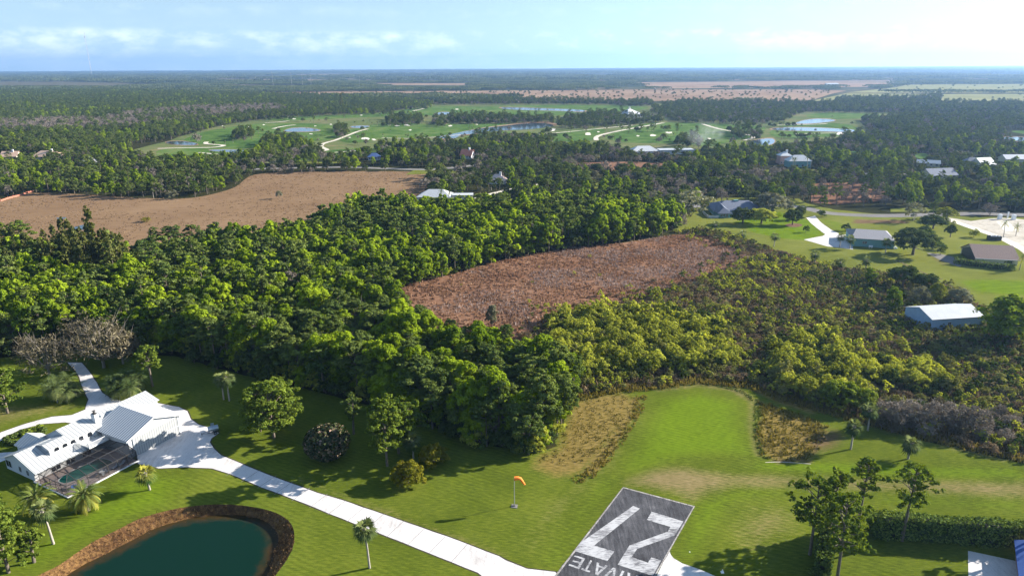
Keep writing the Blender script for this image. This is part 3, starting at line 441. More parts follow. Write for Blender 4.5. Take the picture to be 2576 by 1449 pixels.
# ------------------------------------------------------------------ foliage templates (numpy card clouds)
def cards(cen, nor, size, g, val, elong=1.3, tri=False):
    n = len(cen); size = np.broadcast_to(size, (n,)); nor = nor/np.maximum(np.linalg.norm(nor, axis=1), 1e-6)[:, None]
    a = np.cross(nor, g.normal(size=(n, 3))); a /= np.maximum(np.linalg.norm(a, axis=1), 1e-6)[:, None]; b = np.cross(nor, a)
    s = size[:, None]*.5; bend = nor*s*.3
    if tri: V = np.stack([cen-a*s*elong-b*s*.7, cen+a*s*elong*.9-b*s*.4, cen+b*s*1.1], 1); k = 3
    else: V = np.stack([cen-a*s*elong-bend, cen-b*s+bend*.6, cen+a*s*elong-bend, cen+b*s*.85+bend*.6], 1); k = 4
    return V.reshape(-1, 3), k, np.repeat(val, k)
class Leafy:
    """accumulates cards (with a per-card value) and tubes, then makes one mesh"""
    def __init__(s, seed): s.g = np.random.default_rng(seed); s.c = []; s.mb = MB()
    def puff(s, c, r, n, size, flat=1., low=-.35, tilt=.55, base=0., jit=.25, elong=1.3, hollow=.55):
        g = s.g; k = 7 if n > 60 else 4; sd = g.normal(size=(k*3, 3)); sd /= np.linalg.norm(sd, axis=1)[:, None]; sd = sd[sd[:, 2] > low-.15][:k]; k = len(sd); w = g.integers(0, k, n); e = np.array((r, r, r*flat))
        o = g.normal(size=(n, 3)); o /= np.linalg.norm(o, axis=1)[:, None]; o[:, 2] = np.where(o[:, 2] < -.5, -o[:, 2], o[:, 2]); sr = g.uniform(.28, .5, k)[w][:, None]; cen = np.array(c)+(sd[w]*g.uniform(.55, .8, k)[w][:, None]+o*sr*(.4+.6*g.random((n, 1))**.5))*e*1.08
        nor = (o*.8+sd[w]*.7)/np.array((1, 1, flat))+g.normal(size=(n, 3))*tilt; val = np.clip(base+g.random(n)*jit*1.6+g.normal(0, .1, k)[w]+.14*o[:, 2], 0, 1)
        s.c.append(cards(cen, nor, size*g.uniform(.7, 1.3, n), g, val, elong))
    def mesh(s, name, leaf, bark=None, foliage=True):
        V = []; Fv = []; Fk = []; val = []; off = 0; mi = []
        if foliage:
            for v, k, a in s.c:
                V.append(v); n = len(v)//k; idx = np.arange(n*k)+off; Fv.append(idx); Fk += [k]*n; val.append(a); off += n*k; mi += [0]*n
        if bark is not None and s.mb.v:
            v = np.concatenate(s.mb.v); V.append(v); val.append(np.full(len(v), .5))
            for f in s.mb.f: Fv.append(np.array(f)+off); Fk.append(len(f)); mi.append(1 if foliage else 0)
        V = np.concatenate(V); Fv = np.concatenate(Fv); Fk = np.array(Fk); val = np.concatenate(val)
        me = bpy.data.meshes.new(name); me.vertices.add(len(V)); me.vertices.foreach_set('co', V.ravel().astype(np.float32)); me.loops.add(len(Fv)); me.loops.foreach_set('vertex_index', Fv.astype(np.int32))
        me.polygons.add(len(Fk)); st = np.concatenate([[0], np.cumsum(Fk)[:-1]]); me.polygons.foreach_set('loop_start', st.astype(np.int32)); me.polygons.foreach_set('loop_total', Fk.astype(np.int32))
        if foliage: me.materials.append(MATS[leaf])
        if bark is not None: me.materials.append(MATS[bark])
        me.polygons.foreach_set('material_index', np.array(mi, np.int32))
        A = me.attributes.new('v', 'FLOAT', 'POINT'); A.data.foreach_set('value', val.astype(np.float32)); me.update(calc_edges=True); return me
    def limb(s, pts, rs, n=6):
        for i in range(len(pts)-1): s.mb.tube(pts[i], pts[i+1], rs[i], rs[i+1], n, cap=False)
def q(lod, near, mid, far): return (near, mid, far)[lod]
def broad(seed, lod, H=11., Rc=3.6, low=.25, leaf_s=.42, n=17, oval=1.):
    t = Leafy(seed); g = t.g; t.limb([(0, 0, -.2), (g.normal(0, .15), g.normal(0, .15), H*.3), (g.normal(0, .4), g.normal(0, .4), H*.72)], [.24, .17, .07]); n = q(lod, n, 13, 8)
    for i in range(n):
        f = (i+.5)/n; z = H*(low+(.93-low)*f**.8); prof = math.sin(math.pi*min(1, .22+.62*(z/H-low)/(1-low)*1.25))**.7; a = i*2.4+g.uniform(-.4, .4); rr = Rc*oval*prof*(.66 if i % 3 else .3)*g.uniform(.7, 1.15)
        if z/H > .86: rr *= .5
        c = (rr*math.cos(a), rr*math.sin(a), z+g.uniform(-.4, .4)); r = Rc*g.uniform(.3, .47)*(1.15 if lod == 2 else 1)
        if lod < 2 and i % 2 == 0: t.limb([(0, 0, c[2]-rr*.6-.8), c], [.09, .03], 4)
        t.puff(c, r*1.1, q(lod, 460, 250, 44), leaf_s*q(lod, .78, 1.05, 2.6), g.uniform(.75, 1.05), base=g.uniform(0, .35))
    return t
def pine(seed, lod, H=15., n=15, Rc=2.7, open_=1.):
    t = Leafy(seed); g = t.g; lean = g.normal(0, .35, 2); top = (lean[0], lean[1], H*.95); t.limb([(0, 0, -.2), (lean[0]*.3, lean[1]*.3, H*.45), top], [.22, .16, .05]); n = q(lod, n, 11, 7)
    for i in range(n):
        f = (i+.6)/n; z = H*(.52+.46*f); k = math.sin(math.pi*(.3+.6*f))*1.05; a = i*2.4+g.uniform(-.7, .7); rr = Rc*k*g.uniform(.35, 1.); c = (lean[0]*z/H+rr*math.cos(a), lean[1]*z/H+rr*math.sin(a), z)
        if lod < 2: t.limb([(lean[0]*z/H*.9, lean[1]*z/H*.9, z-.5-rr*.3), c], [.07, .025], 4)
        r = Rc*g.uniform(.3, .5)*open_; t.puff(c, r, q(lod, 360, 200, 42), q(lod, .29, .4, 1.0), g.uniform(.42, .62), low=-.5, tilt=.8, base=g.uniform(0, .35), elong=1.5)
    return t
def oak(seed, lod, H=8.5, Rc=4.6, low=.22, ls=.38, dens=1.):
    t = Leafy(seed); g = t.g; t.limb([(0, 0, -.2), (0, 0, H*.28)], [.34, .26]); n = q(lod, 19, 14, 8)
    for i in range(n):
        f = (i+.5)/n; a = i*2.4+g.uniform(-.3, .3); el = math.asin(min(1, f*.98)); rr = Rc*math.cos(el)*.72*g.uniform(.8, 1.1); z = H*(low+.12)+H*(.8-low)*math.sin(el)*.78; c = (rr*math.cos(a), rr*math.sin(a), z)
        if lod < 2 and i % 2: t.limb([(0, 0, H*.27), (c[0]*.5, c[1]*.5, c[2]*.72), c], [.14, .09, .03], 4)
        t.puff(c, Rc*g.uniform(.27, .42), int(q(lod, 440, 230, 46)*dens), ls*q(lod, .78, 1.05, 2.7), g.uniform(.7, .95), base=g.uniform(0, .35))
    return t
def bare(seed, lod, H=8., Rc=4.2, leafy=.0):
    t = Leafy(seed); g = t.g; t.limb([(0, 0, -.2), (0, 0, H*.2)], [.26, .2]); m = q(lod, 15, 9, 0)
    for i in range(m):
        a = i*2.4+g.uniform(-.4, .4); e = g.uniform(.35, 1.35); L_ = H*.82*g.uniform(.75, 1.05); d = np.array((math.cos(a)*math.cos(e)*Rc/H*1.25, math.sin(a)*math.cos(e)*Rc/H*1.25, math.sin(e)*.95)); p0 = np.array((0, 0, H*.17)); p1 = p0+d*L_*.5+g.normal(0, .25, 3); p2 = p0+d*L_+g.normal(0, .3, 3); t.limb([p0, p1, p2], [.12, .07, .015], 4)
        for j in range(q(lod, 5, 3, 0)):
            b = p1+(p2-p1)*g.random(); e2 = b+(d+g.normal(0, .45, 3))*L_*.3; t.limb([b, e2], [.035, .01], 3)
    n = q(lod, 14, 11, 7)
    for i in range(n):
        a = i*2.4; f = (i+.5)/n; el = math.asin(f*.98); rr = Rc*math.cos(el)*.7; t.puff((rr*math.cos(a), rr*math.sin(a), H*.3+H*.6*math.sin(el)*.85), Rc*.4, q(lod, 95, 60, 26), q(lod, .2, .4, 1.2), 1., low=-.6, tilt=1.3, base=g.uniform(0, .5), elong=q(lod, 4, 2.6, 1.6), hollow=.1)
    return t
def casu(seed, lod, H=17., Rc=2.8):
    t = Leafy(seed); g = t.g; t.limb([(0, 0, 0), (g.normal(0, .3), g.normal(0, .3), H*.96)], [.26, .04]); n = q(lod, 34, 24, 12)
    for i in range(n):
        f = (i+.5)/n; z = H*(.14+.84*f); rr = Rc*(1-f)**.65*g.uniform(.3, .85); a = i*2.4; t.puff((rr*math.cos(a), rr*math.sin(a), z), .55+Rc*.3*(1-f)**.5, q(lod, 95, 55, 30), q(lod, .34, .5, 1.0), 1.5, low=-.8, tilt=.9, base=g.uniform(0, .4), elong=1.9)
    return t
def bush(seed, lod, H=3., Rc=2.2, ls=.26, n=9, dens=1., spiky=0):
    t = Leafy(seed); g = t.g; n = q(lod, n, 7, 4)
    for k in range(4): a = g.uniform(0, 6.28); t.limb([(0, 0, -.1), (math.cos(a)*Rc*.4, math.sin(a)*Rc*.4, H*.6)], [.06, .02], 3)
    for i in range(n):
        a = i*2.4+g.uniform(-.4, .4); f = (i+.5)/n; el = math.asin(f*.97); rr = Rc*math.cos(el)*.65; t.puff((rr*math.cos(a), rr*math.sin(a), H*.2+H*.58*math.sin(el)+spiky*g.uniform(0, 1)), Rc*g.uniform(.32, .5), int(q(lod, 210, 120, 30)*dens), ls*q(lod, .75, 1.05, 2.3), .9, low=-.2, tilt=.7, base=g.uniform(0, .45), elong=1.5)
    return t
def magnolia(seed):
    t = Leafy(seed); g = t.g; t.limb([(0, 0, 0), (0, 0, 2.5)], [.25, .2]); n = 3400; d = g.normal(size=(n, 3)); d /= np.linalg.norm(d, axis=1)[:, None]; r = (.8+.25*g.random(n))[:, None]; cen = np.array((0, 0, 3.1))+d*np.array((3.9, 3.9, 3.0))*r; k = cen[:, 2] > .3
    cen = cen[k]; d = d[k]; t.c.append(cards(cen, d+g.normal(size=d.shape)*.55, .34*g.uniform(.7, 1.3, len(d)), g, np.clip(g.random(len(d))**1.6, 0, 1), g)) if False else t.c.append(cards(cen, d+g.normal(size=d.shape)*.55, .42*g.uniform(.7, 1.3, len(d)), g, g.random(len(d))**1.6, 1.25))
    t.puff((0, 0, 3), 3.0, 600, .6, .8, low=-.9, base=0, jit=.1); return t
def fan_palm(seed, H=5.5, lod=0, R_=1.35, n=34):
    t = Leafy(seed); g = t.g; lean = g.normal(0, .22, 2); top = np.array((lean[0], lean[1], H)); r = .2; t.limb([(0, 0, -.2), (lean[0]*.35, lean[1]*.35, H*.5), tuple(top)], [r*1.15, r*.9, r]); t.limb([tuple(top-(0, 0, .5)), tuple(top+(0, 0, .1))], [r*1.9, r*1.2])
    n = q(lod, n, 22, 12)
    for i in range(n):
        a = i*2.4+g.uniform(-.3, .3); e = 1.3-2.3*((i+.5)/n)+g.uniform(-.25, .25); d = np.array((math.cos(a)*math.cos(e), math.sin(a)*math.cos(e), math.sin(e))); side = np.array((-math.sin(a), math.cos(a), 0)); L0 = R_*g.uniform(.4, .85); hub = top+d*L0; L1 = R_*g.uniform(.75, .95); V = []; val = []
        t.limb([tuple(top), tuple(hub)], [.03, .02], 3); m = q(lod, 9, 7, 5); dn = np.cross(d, side)
        for j in range(m):
            th = (j-(m-1)/2)/(m-1)*2.6; dir_ = d*math.cos(th)+side*math.sin(th); tip = hub+dir_*L1*g.uniform(.95, 1.25)*(1 if abs(th) < .9 else .85)+np.array((0, 0, -g.uniform(.2, .5)*L1*(1+abs(th)*.3))); w_ = np.cross(dir_, dn); w_ /= np.linalg.norm(w_)+1e-6; mid = hub+dir_*L1*.5; V += [hub, mid+w_*.085*R_, tip, mid-w_*.085*R_]; val += [min(1, max(0, .2+.45*math.sin(e)+g.random()*.35))]*4
        t.c.append((np.array(V), 4, np.array(val)))
    return t
def feather_palm(seed, H=3., R_=3., n=46, trunk=.36, droop=1., leaf_w=.5, lod=0, updown=(1.35, -.75), lean=.15):
    t = Leafy(seed); g = t.g; ln = g.normal(0, lean, 2)*H/3; top = np.array((ln[0], ln[1], H)); t.limb([(0, 0, -.2), (ln[0]*.25, ln[1]*.25, H*.5), tuple(top)], [trunk*1.15, trunk, trunk])
    if trunk > .3: t.limb([tuple(top-(0, 0, .7)), tuple(top+(0, 0, .2))], [trunk*1.0, trunk*1.35])
    n = q(lod, n, int(n*.6), int(n*.4))
    for i in range(n):
        a = i*2.4+g.uniform(-.25, .25); f = (i+.5)/n; e = updown[0]+(updown[1]-updown[0])*f; hd = np.array((math.cos(a), math.sin(a), 0)); L_ = R_*g.uniform(.85, 1.08); p = top.copy(); pts = [p.copy()]; ang = e; m = q(lod, 9, 6, 4)
        for j in range(m): p = p+(hd*math.cos(ang)+np.array((0, 0, math.sin(ang))))*L_/m; ang -= droop*1.9/m*(.5+j/m); pts.append(p.copy())
        V = []; val = []; side = np.array((-math.sin(a), math.cos(a), 0)); base = np.clip((.75 if f > .62 else .15)+g.random()*.25, 0, 1)
        for j in range(m):
            d = pts[j+1]-pts[j]; up = np.cross(side, d); up /= np.linalg.norm(up)+1e-6; wj = leaf_w*(math.sin(math.pi*(.18+.8*(j+.5)/m))**.6)
            for sgn in (-1, 1):
                for h in range(q(lod, 3, 2, 1)):
                    b0 = pts[j]+d*(h/q(lod, 3, 2, 1)); tip = b0+side*sgn*wj*1.0+d*.9+up*(-.12*wj)*(-1 if up[2] < 0 else 1)+np.array((0, 0, -.2*wj)); V += [b0, b0+d*.32, tip+d*.1, tip-d*.02+side*0]; val += [base]*4
        t.c.append((np.array(V), 4, np.array(val))); t.limb([tuple(x) for x in pts[::2]], [.04, .03, .02, .015, .01][:len(pts[::2])], 3) if lod == 0 else None
    return t
leafmat('reed_bank', (.05, .028, .014), (.3, .18, .08), .25, .2, (1, .9, .8))
# kinds: name -> (builder of variants per lod, leaf, bark, category)
KINDS = {
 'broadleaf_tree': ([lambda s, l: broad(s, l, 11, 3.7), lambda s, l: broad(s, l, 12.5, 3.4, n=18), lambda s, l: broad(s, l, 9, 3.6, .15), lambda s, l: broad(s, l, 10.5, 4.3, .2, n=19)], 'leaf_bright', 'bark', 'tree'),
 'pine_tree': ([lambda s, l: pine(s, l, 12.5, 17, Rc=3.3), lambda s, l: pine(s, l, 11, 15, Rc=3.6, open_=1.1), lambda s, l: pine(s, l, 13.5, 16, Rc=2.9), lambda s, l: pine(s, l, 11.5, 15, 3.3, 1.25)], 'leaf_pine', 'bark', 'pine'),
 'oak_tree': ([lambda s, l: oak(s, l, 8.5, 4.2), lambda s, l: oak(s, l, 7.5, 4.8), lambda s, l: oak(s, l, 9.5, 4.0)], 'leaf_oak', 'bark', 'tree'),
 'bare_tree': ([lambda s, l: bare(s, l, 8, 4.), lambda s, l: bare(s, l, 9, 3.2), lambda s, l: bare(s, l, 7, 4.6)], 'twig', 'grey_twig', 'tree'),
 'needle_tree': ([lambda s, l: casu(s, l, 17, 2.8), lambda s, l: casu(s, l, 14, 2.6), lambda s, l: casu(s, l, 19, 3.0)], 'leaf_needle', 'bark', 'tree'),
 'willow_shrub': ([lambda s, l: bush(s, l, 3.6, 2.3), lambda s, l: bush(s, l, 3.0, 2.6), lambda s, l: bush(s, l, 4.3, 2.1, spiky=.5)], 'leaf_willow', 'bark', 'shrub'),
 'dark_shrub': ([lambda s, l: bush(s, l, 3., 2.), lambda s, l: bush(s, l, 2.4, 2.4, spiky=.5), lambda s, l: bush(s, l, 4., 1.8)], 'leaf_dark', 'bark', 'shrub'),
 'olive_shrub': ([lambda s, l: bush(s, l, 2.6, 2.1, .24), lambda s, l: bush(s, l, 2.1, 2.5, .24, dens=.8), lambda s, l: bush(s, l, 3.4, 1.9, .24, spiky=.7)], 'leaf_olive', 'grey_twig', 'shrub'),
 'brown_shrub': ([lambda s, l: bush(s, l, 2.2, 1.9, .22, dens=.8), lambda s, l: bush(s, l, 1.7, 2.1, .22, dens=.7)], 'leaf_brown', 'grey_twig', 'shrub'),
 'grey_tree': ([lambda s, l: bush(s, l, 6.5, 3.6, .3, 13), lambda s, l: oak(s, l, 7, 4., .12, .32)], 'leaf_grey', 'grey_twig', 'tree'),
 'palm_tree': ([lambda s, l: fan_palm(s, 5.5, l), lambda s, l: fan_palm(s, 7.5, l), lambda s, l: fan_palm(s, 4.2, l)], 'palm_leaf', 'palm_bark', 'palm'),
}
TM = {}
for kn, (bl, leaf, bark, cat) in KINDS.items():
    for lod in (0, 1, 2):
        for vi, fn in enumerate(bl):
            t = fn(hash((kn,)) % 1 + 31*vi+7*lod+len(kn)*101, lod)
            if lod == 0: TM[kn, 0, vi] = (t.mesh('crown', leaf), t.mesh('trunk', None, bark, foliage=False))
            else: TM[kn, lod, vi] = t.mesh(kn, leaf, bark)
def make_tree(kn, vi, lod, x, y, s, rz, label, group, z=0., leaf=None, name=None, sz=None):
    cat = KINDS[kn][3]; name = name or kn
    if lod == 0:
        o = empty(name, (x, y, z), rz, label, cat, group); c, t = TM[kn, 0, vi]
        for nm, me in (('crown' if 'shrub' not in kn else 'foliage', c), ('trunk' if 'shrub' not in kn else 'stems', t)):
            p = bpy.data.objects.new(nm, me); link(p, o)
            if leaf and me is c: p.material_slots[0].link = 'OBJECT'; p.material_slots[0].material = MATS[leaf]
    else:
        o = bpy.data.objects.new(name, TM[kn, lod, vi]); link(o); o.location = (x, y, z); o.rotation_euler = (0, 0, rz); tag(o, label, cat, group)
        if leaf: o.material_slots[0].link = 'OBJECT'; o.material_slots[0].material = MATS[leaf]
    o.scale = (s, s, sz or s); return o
# ------------------------------------------------------------------ instanced masses (only for what nobody could count)
def mass(name, srcs, pts, scl, rot, idx, label, cat, rotx=None):
    """one object: points carrying scale, turn and variant; geometry nodes put a copy of a real tree's mesh at each"""
    me = bpy.data.meshes.new(name); me.vertices.add(len(pts)); me.vertices.foreach_set('co', np.asarray(pts, np.float32).ravel())
    for nm, d, tp in (('scl', scl, 'FLOAT'), ('rot', rot, 'FLOAT'), ('idx', idx, 'INT')): A = me.attributes.new(nm, tp, 'POINT'); A.data.foreach_set('value', np.asarray(d, np.int32 if tp == 'INT' else np.float32))
    o = bpy.data.objects.new(name, me); link(o); tag(o, label, cat, kind='stuff')
    ng = bpy.data.node_groups.new(name, 'GeometryNodeTree'); ng.interface.new_socket('Geometry', in_out='INPUT', socket_type='NodeSocketGeometry'); ng.interface.new_socket('Geometry', in_out='OUTPUT', socket_type='NodeSocketGeometry')
    gi = ng.nodes.new('NodeGroupInput'); go = ng.nodes.new('NodeGroupOutput'); ip = ng.nodes.new('GeometryNodeInstanceOnPoints'); jn = ng.nodes.new('GeometryNodeJoinGeometry'); K = ng.links.new
    K(gi.outputs[0], ip.inputs['Points']); ip.inputs['Pick Instance'].default_value = True
    for sname in srcs:
        oi = ng.nodes.new('GeometryNodeObjectInfo'); oi.inputs['Object'].default_value = sname; oi.inputs['As Instance'].default_value = True; K(oi.outputs['Geometry'], jn.inputs[0])
    K(jn.outputs[0], ip.inputs['Instance'])
    for nm, tp, sock in (('idx', 'INT', 'Instance Index'), ('scl', 'FLOAT', 'Scale')):
        na = ng.nodes.new('GeometryNodeInputNamedAttribute'); na.data_type = tp; na.inputs['Name'].default_value = nm; K(na.outputs['Attribute'], ip.inputs[sock])
    na = ng.nodes.new('GeometryNodeInputNamedAttribute'); na.data_type = 'FLOAT'; na.inputs['Name'].default_value = 'rot'; cx = ng.nodes.new('ShaderNodeCombineXYZ'); K(na.outputs['Attribute'], cx.inputs[2]); er = ng.nodes.new('FunctionNodeEulerToRotation'); K(cx.outputs[0], er.inputs[0]); K(er.outputs[0], ip.inputs['Rotation'])
    K(ip.outputs[0], go.inputs[0]); md = o.modifiers.new('scatter', 'NODES'); md.node_group = ng; return o
def jgrid(poly, sp, seed, excl=(), jit=.42):
    g = np.random.default_rng(seed); poly = np.asarray(poly); x0, y0 = poly.min(0); x1, y1 = poly.max(0); xs, ys = np.meshgrid(np.arange(x0, x1, sp), np.arange(y0, y1, sp*.9)); xs[::2] += sp/2; n = xs.size; x = xs.ravel()+g.uniform(-jit, jit, n)*sp; y = ys.ravel()+g.uniform(-jit, jit, n)*sp
    k = inside(x, y, poly)
    for e in excl: k &= ~inside(x, y, e)
    k &= (np.abs(np.arctan2(x, y)) < .72); return x[k], y[k]
def vnoise(x, y, sc, seed):
    g = np.random.default_rng(seed); T = g.random((64, 64)); u = x/sc; v = y/sc; i = np.floor(u).astype(int); j = np.floor(v).astype(int); fu = u-i; fv = v-j; fu = fu*fu*(3-2*fu); fv = fv*fv*(3-2*fv)
    a = T[i % 64, j % 64]; b = T[(i+1) % 64, j % 64]; c = T[i % 64, (j+1) % 64]; d = T[(i+1) % 64, (j+1) % 64]; return (a*(1-fu)+b*fu)*(1-fv)+(c*(1-fu)+d*fu)*fv
TREES = []   # (kind, x, y, scale, region)
def put(kn, x, y, s, reg): TREES.append((kn, float(x), float(y), float(s), reg))
def wood(poly, sp, seed, mixf, reg, excl=(), sc=(.8, 1.15), dens=None):
    x, y = jgrid(poly, sp, seed, excl); g = np.random.default_rng(seed+1); u = g.random(len(x)); s = g.uniform(*sc, len(x)); s = np.where(g.random(len(x)) < .07, s*1.22, s)
    a = vnoise(x, y, 34, seed+2); b = vnoise(x+999, y, 16, seed+3)
    for i in range(len(x)):
        if dens is not None and g.random() > dens(a[i], b[i]): continue
        kn = mixf(u[i], a[i], b[i], x[i], y[i])
        if kn: put(kn, x[i], y[i], s[i], reg)
# keep-clear areas
ROADS = [PP([(1690, 514), (1850, 508), (2000, 512), (2100, 528), (2200, 535), (2576, 533), (2900, 540), (2900, 556), (2576, 549), (2200, 551), (2080, 545), (2000, 528), (1850, 523), (1690, 530)]), PP([(585, 424), (700, 420), (859, 417), (1080, 423), (1160, 416), (1260, 404), (1262, 412), (1165, 425), (1080, 432), (860, 426), (700, 429), (590, 433)]), PP([(1880, 428), (2080, 433), (2300, 436), (2300, 444), (2080, 442), (1880, 436)]), PP([(1185, 498), (1340, 463), (1420, 451), (1424, 460), (1345, 473), (1192, 506)])]
CLR = [PP(c) for c in CLEAR]
VC = []
for u_, v_, rx, ry0, ry1 in ((1598,292,24,20,45),(1610,384,24,16,24),(1700,386,24,12,24),(1978,412,22,15,22),(1998,418,20,12,26),(2360,446,18,12,26),(2440,415,13,12,36),(2485,415,13,12,36),(2560,405,20,10,30),(2314,410,10,8,30),(110,394,22,12,40),(18,393,14,10,36),(168,388,8,8,30),(216,410,10,10,24),(940,398,12,8,36),(1170,392,10,8,36),(1242,456,10,8,26),(1110,500,22,14,10)):
    x_, y_ = P(u_, v_+6); VC.append([(x_-rx, y_-ry1), (x_+rx, y_-ry1), (x_+rx, y_+ry0), (x_-rx, y_+ry0)])
for u_, v_, rx, ry0, ry1 in ((2142,388,16,10,30),(2317,394,16,8,30),(2470,401,26,8,20),(2550,336,25,20,60),(2545,352,30,15,60),(2090,293,60,20,50),(1912,360,30,15,40),(2050,330,80,20,60),(1000,430,60,6,16),(2170,437,40,6,12)):
    x_, y_ = P(u_, v_+3); VC.append([(x_-rx, y_-ry1), (x_+rx, y_-ry1), (x_+rx, y_+ry0), (x_-rx, y_+ry0)])
HOUSE_CLEAR = VC+[PP([(1035, 498), (1190, 495), (1200, 540), (1050, 540)]), PP([(90, 605), (215, 600), (215, 655), (95, 655)]), PP([(1780, 530), (1900, 525), (1910, 560), (1790, 562)])]
def m_forest(u, a, b, x, y):
    if (u*97) % 1 < .035: return 'bare_tree'
    if (u*89) % 1 < .02: return 'palm_tree'
    if a > .6: return 'broadleaf_tree' if u < .74 else ('oak_tree' if u < .8 else 'pine_tree')
    if a < .4: return 'pine_tree' if u < .62 else ('oak_tree' if u < .78 else 'broadleaf_tree')
    return 'broadleaf_tree' if u < .5+.3*(b-.5) else ('pine_tree' if u < .82 else 'oak_tree')
LEFTBARE = PP([(20, 905), (60, 880), (160, 870), (260, 875), (340, 885), (330, 930), (200, 930), (60, 960)])
wood(FOREST, 4.25, 11, m_forest, 'forest', HOUSE_CLEAR+[LEFTBARE, PP([(10, 650), (330, 650), (340, 735), (10, 735)])], (.78, 1.22))
wood(PP([(10, 655), (330, 655), (340, 735), (10, 735)]), 5.2, 12, lambda u, a, b, x, y: 'needle_tree' if u < .5 else ('pine_tree' if u < .8 else 'broadleaf_tree'), 'needle grove', HOUSE_CLEAR)
for u_, v_, s_ in ((205,692,1.3),(250,690,1.38),(228,702,1.25),(283,700,1.15),(262,712,1.3),(190,712,1.15),(150,700,.85),(170,695,.9),(135,700,.8),(300,722,1.0),(215,728,1.2),(240,740,1.1)): put('needle_tree', *P(u_, v_), s_, 'needle grove')
BAREB = PP([(-100, 312), (0, 310), (250, 305), (350, 285), (500, 274), (700, 269), (722, 282), (560, 296), (500, 311), (350, 326), (0, 336), (-100, 338)])
WESTW = PP([(-150, 232), (300, 230), (600, 238), (860, 244), (1090, 262), (1082, 277), (980, 281), (960, 287), (760, 297), (640, 307), (560, 318), (460, 347), (400, 358), (330, 367), (330, 395), (-150, 395)])
BELT = PP([(-150, 388), (180, 388), (330, 395), (390, 408), (500, 416), (640, 395), (662, 368), (700, 356), (760, 366), (845, 402), (900, 392), (960, 374), (1060, 364), (1160, 366), (1240, 370), (1262, 345), (1330, 348), (1390, 368), (1500, 376), (1700, 392), (1790, 382), (1900, 385), (2000, 375), (2100, 362), (2300, 352), (2750, 368), (2750, 533), (2300, 528), (2050, 518), (1850, 505), (1720, 548), (1100, 548), (1040, 520), (1085, 442), (1050, 430), (640, 438), (590, 468), (510, 497), (440, 502), (330, 500), (60, 489), (-150, 508)])
def m_belt(u, a, b, x, y):
    if b > .7: return 'grey_tree' if u < .3 else ('oak_tree' if u < .8 else 'broadleaf_tree')
    if a > .68: return 'bare_tree' if u < .45 else ('grey_tree' if u < .6 else 'oak_tree')
    if a < .36: return 'broadleaf_tree' if u < .4 else ('oak_tree' if u < .8 else 'pine_tree')
    return 'pine_tree' if u < .48 else ('oak_tree' if u < .82 else ('broadleaf_tree' if u < .9 else ('palm_tree' if u < .95 else 'bare_tree')))
MARSHES = [PP([(1450,410),(1560,407),(1700,412),(1720,428),(1600,432),(1455,430)])]
SPARSE = PP([(1950, 470), (2200, 455), (2240, 480), (2250, 527), (2020, 515)])
wood(BELT, 7.2, 21, m_belt, 'belt', ROADS+CLR+MARSHES+[FOREST, SPARSE]+[PP(q) for q in GREENS[11:14]]+HOUSE_CLEAR, (.6, 1.05), dens=lambda a, b: .97 if b < .72 else .45)
wood(SPARSE, 9, 22, lambda u, a, b, x, y: 'pine_tree' if u < .45 else ('bare_tree' if u < .7 else 'dark_shrub'), 'open pines', ROADS, (.7, 1.0))
wood(WESTW, 10.5, 23, lambda u, a, b, x, y: ('broadleaf_tree' if a > .72 and u < .6 else ('oak_tree' if u < .35 else 'pine_tree')), 'west wood', [BAREB], (.7, 1.)); wood(BAREB, 6.5, 24, lambda u, a, b, x, y: 'bare_tree' if u < .95 else 'pine_tree', 'bare wood', (), (.9, 1.2))
ISL = [([(592,338),(636,338),(634,354),(592,354)], 7), ([(972,300),(1065,300),(1062,317),(975,315)], 9), ([(1090,305),(1124,306),(1122,322),(1092,322)], 8), ([(1132,295),(1250,298),(1390,300),(1392,313),(1250,312),(1180,314),(1125,309)], 8.5), ([(1405,302),(1500,290),(1590,291),(1660,300),(1668,309),(1590,316),(1450,327),(1405,326)], 9), ([(1717,258),(2000,262),(2300,262),(2750,264),(2750,286),(2250,286),(2030,284),(1990,297),(1978,311),(1900,315),(1717,310),(1640,292),(1640,276)], 10), ([(2170,302),(2300,295),(2750,290),(2750,328),(2520,328),(2350,347),(2180,335)], 9.5), ([(1100,253),(1250,248),(1350,253),(1640,260),(1640,267),(1400,264),(1100,265)], 11), ([(1830,330),(1870,330),(1930,345),(1925,352),(1840,350)], 9), ([(2170,335),(2350,350),(2500,335),(2700,350),(2700,372),(2100,365)], 8), ([(840,325),(865,322),(880,345),(850,350)], 9), ([(380,300),(520,290),(540,318),(450,340),(380,345)], 8), ([(740,280),(860,276),(880,283),(760,292)], 9), ([(2080,325),(2110,323),(2112,330),(2085,332)], 8), ([(1185,355),(1260,345),(1262,368),(1180,372)], 8), ([(1700,355),(1760,352),(1765,375),(1700,372)], 9), ([(1560,262),(1640,258),(1640,268),(1560,270)], 10), ([(2100,252),(2350,245),(2350,262),(2100,264)], 12), ([(2355, 238), (2368, 238), (2362, 262), (2348, 260)], 12), ([(0,392),(180,388),(330,388),(330,372),(0,372)], 8), ([(655,368),(700,350),(760,352),(770,372),(700,378)], 8)]
for k, (q_, sp) in enumerate(ISL): wood(PP(q_), sp, 40+k, lambda u, a, b, x, y: 'oak_tree' if u < .45 else ('pine_tree' if u < .88 else 'bare_tree'), 'golf groves', [PP(p) for p in PONDS[:-2]]+[PP(p) for p in GREENS[8:14]]+HOUSE_CLEAR, (.65, 1.1))
for k in range(170):   # lone trees on the fairways
    u = random.uniform(480, 2150); v = 366-(random.random()**1.5)*85
    put(random.choice(['oak_tree', 'pine_tree', 'palm_tree', 'palm_tree', 'bare_tree']), *P(u, v), random.uniform(.4, .9), 'golf lawns')
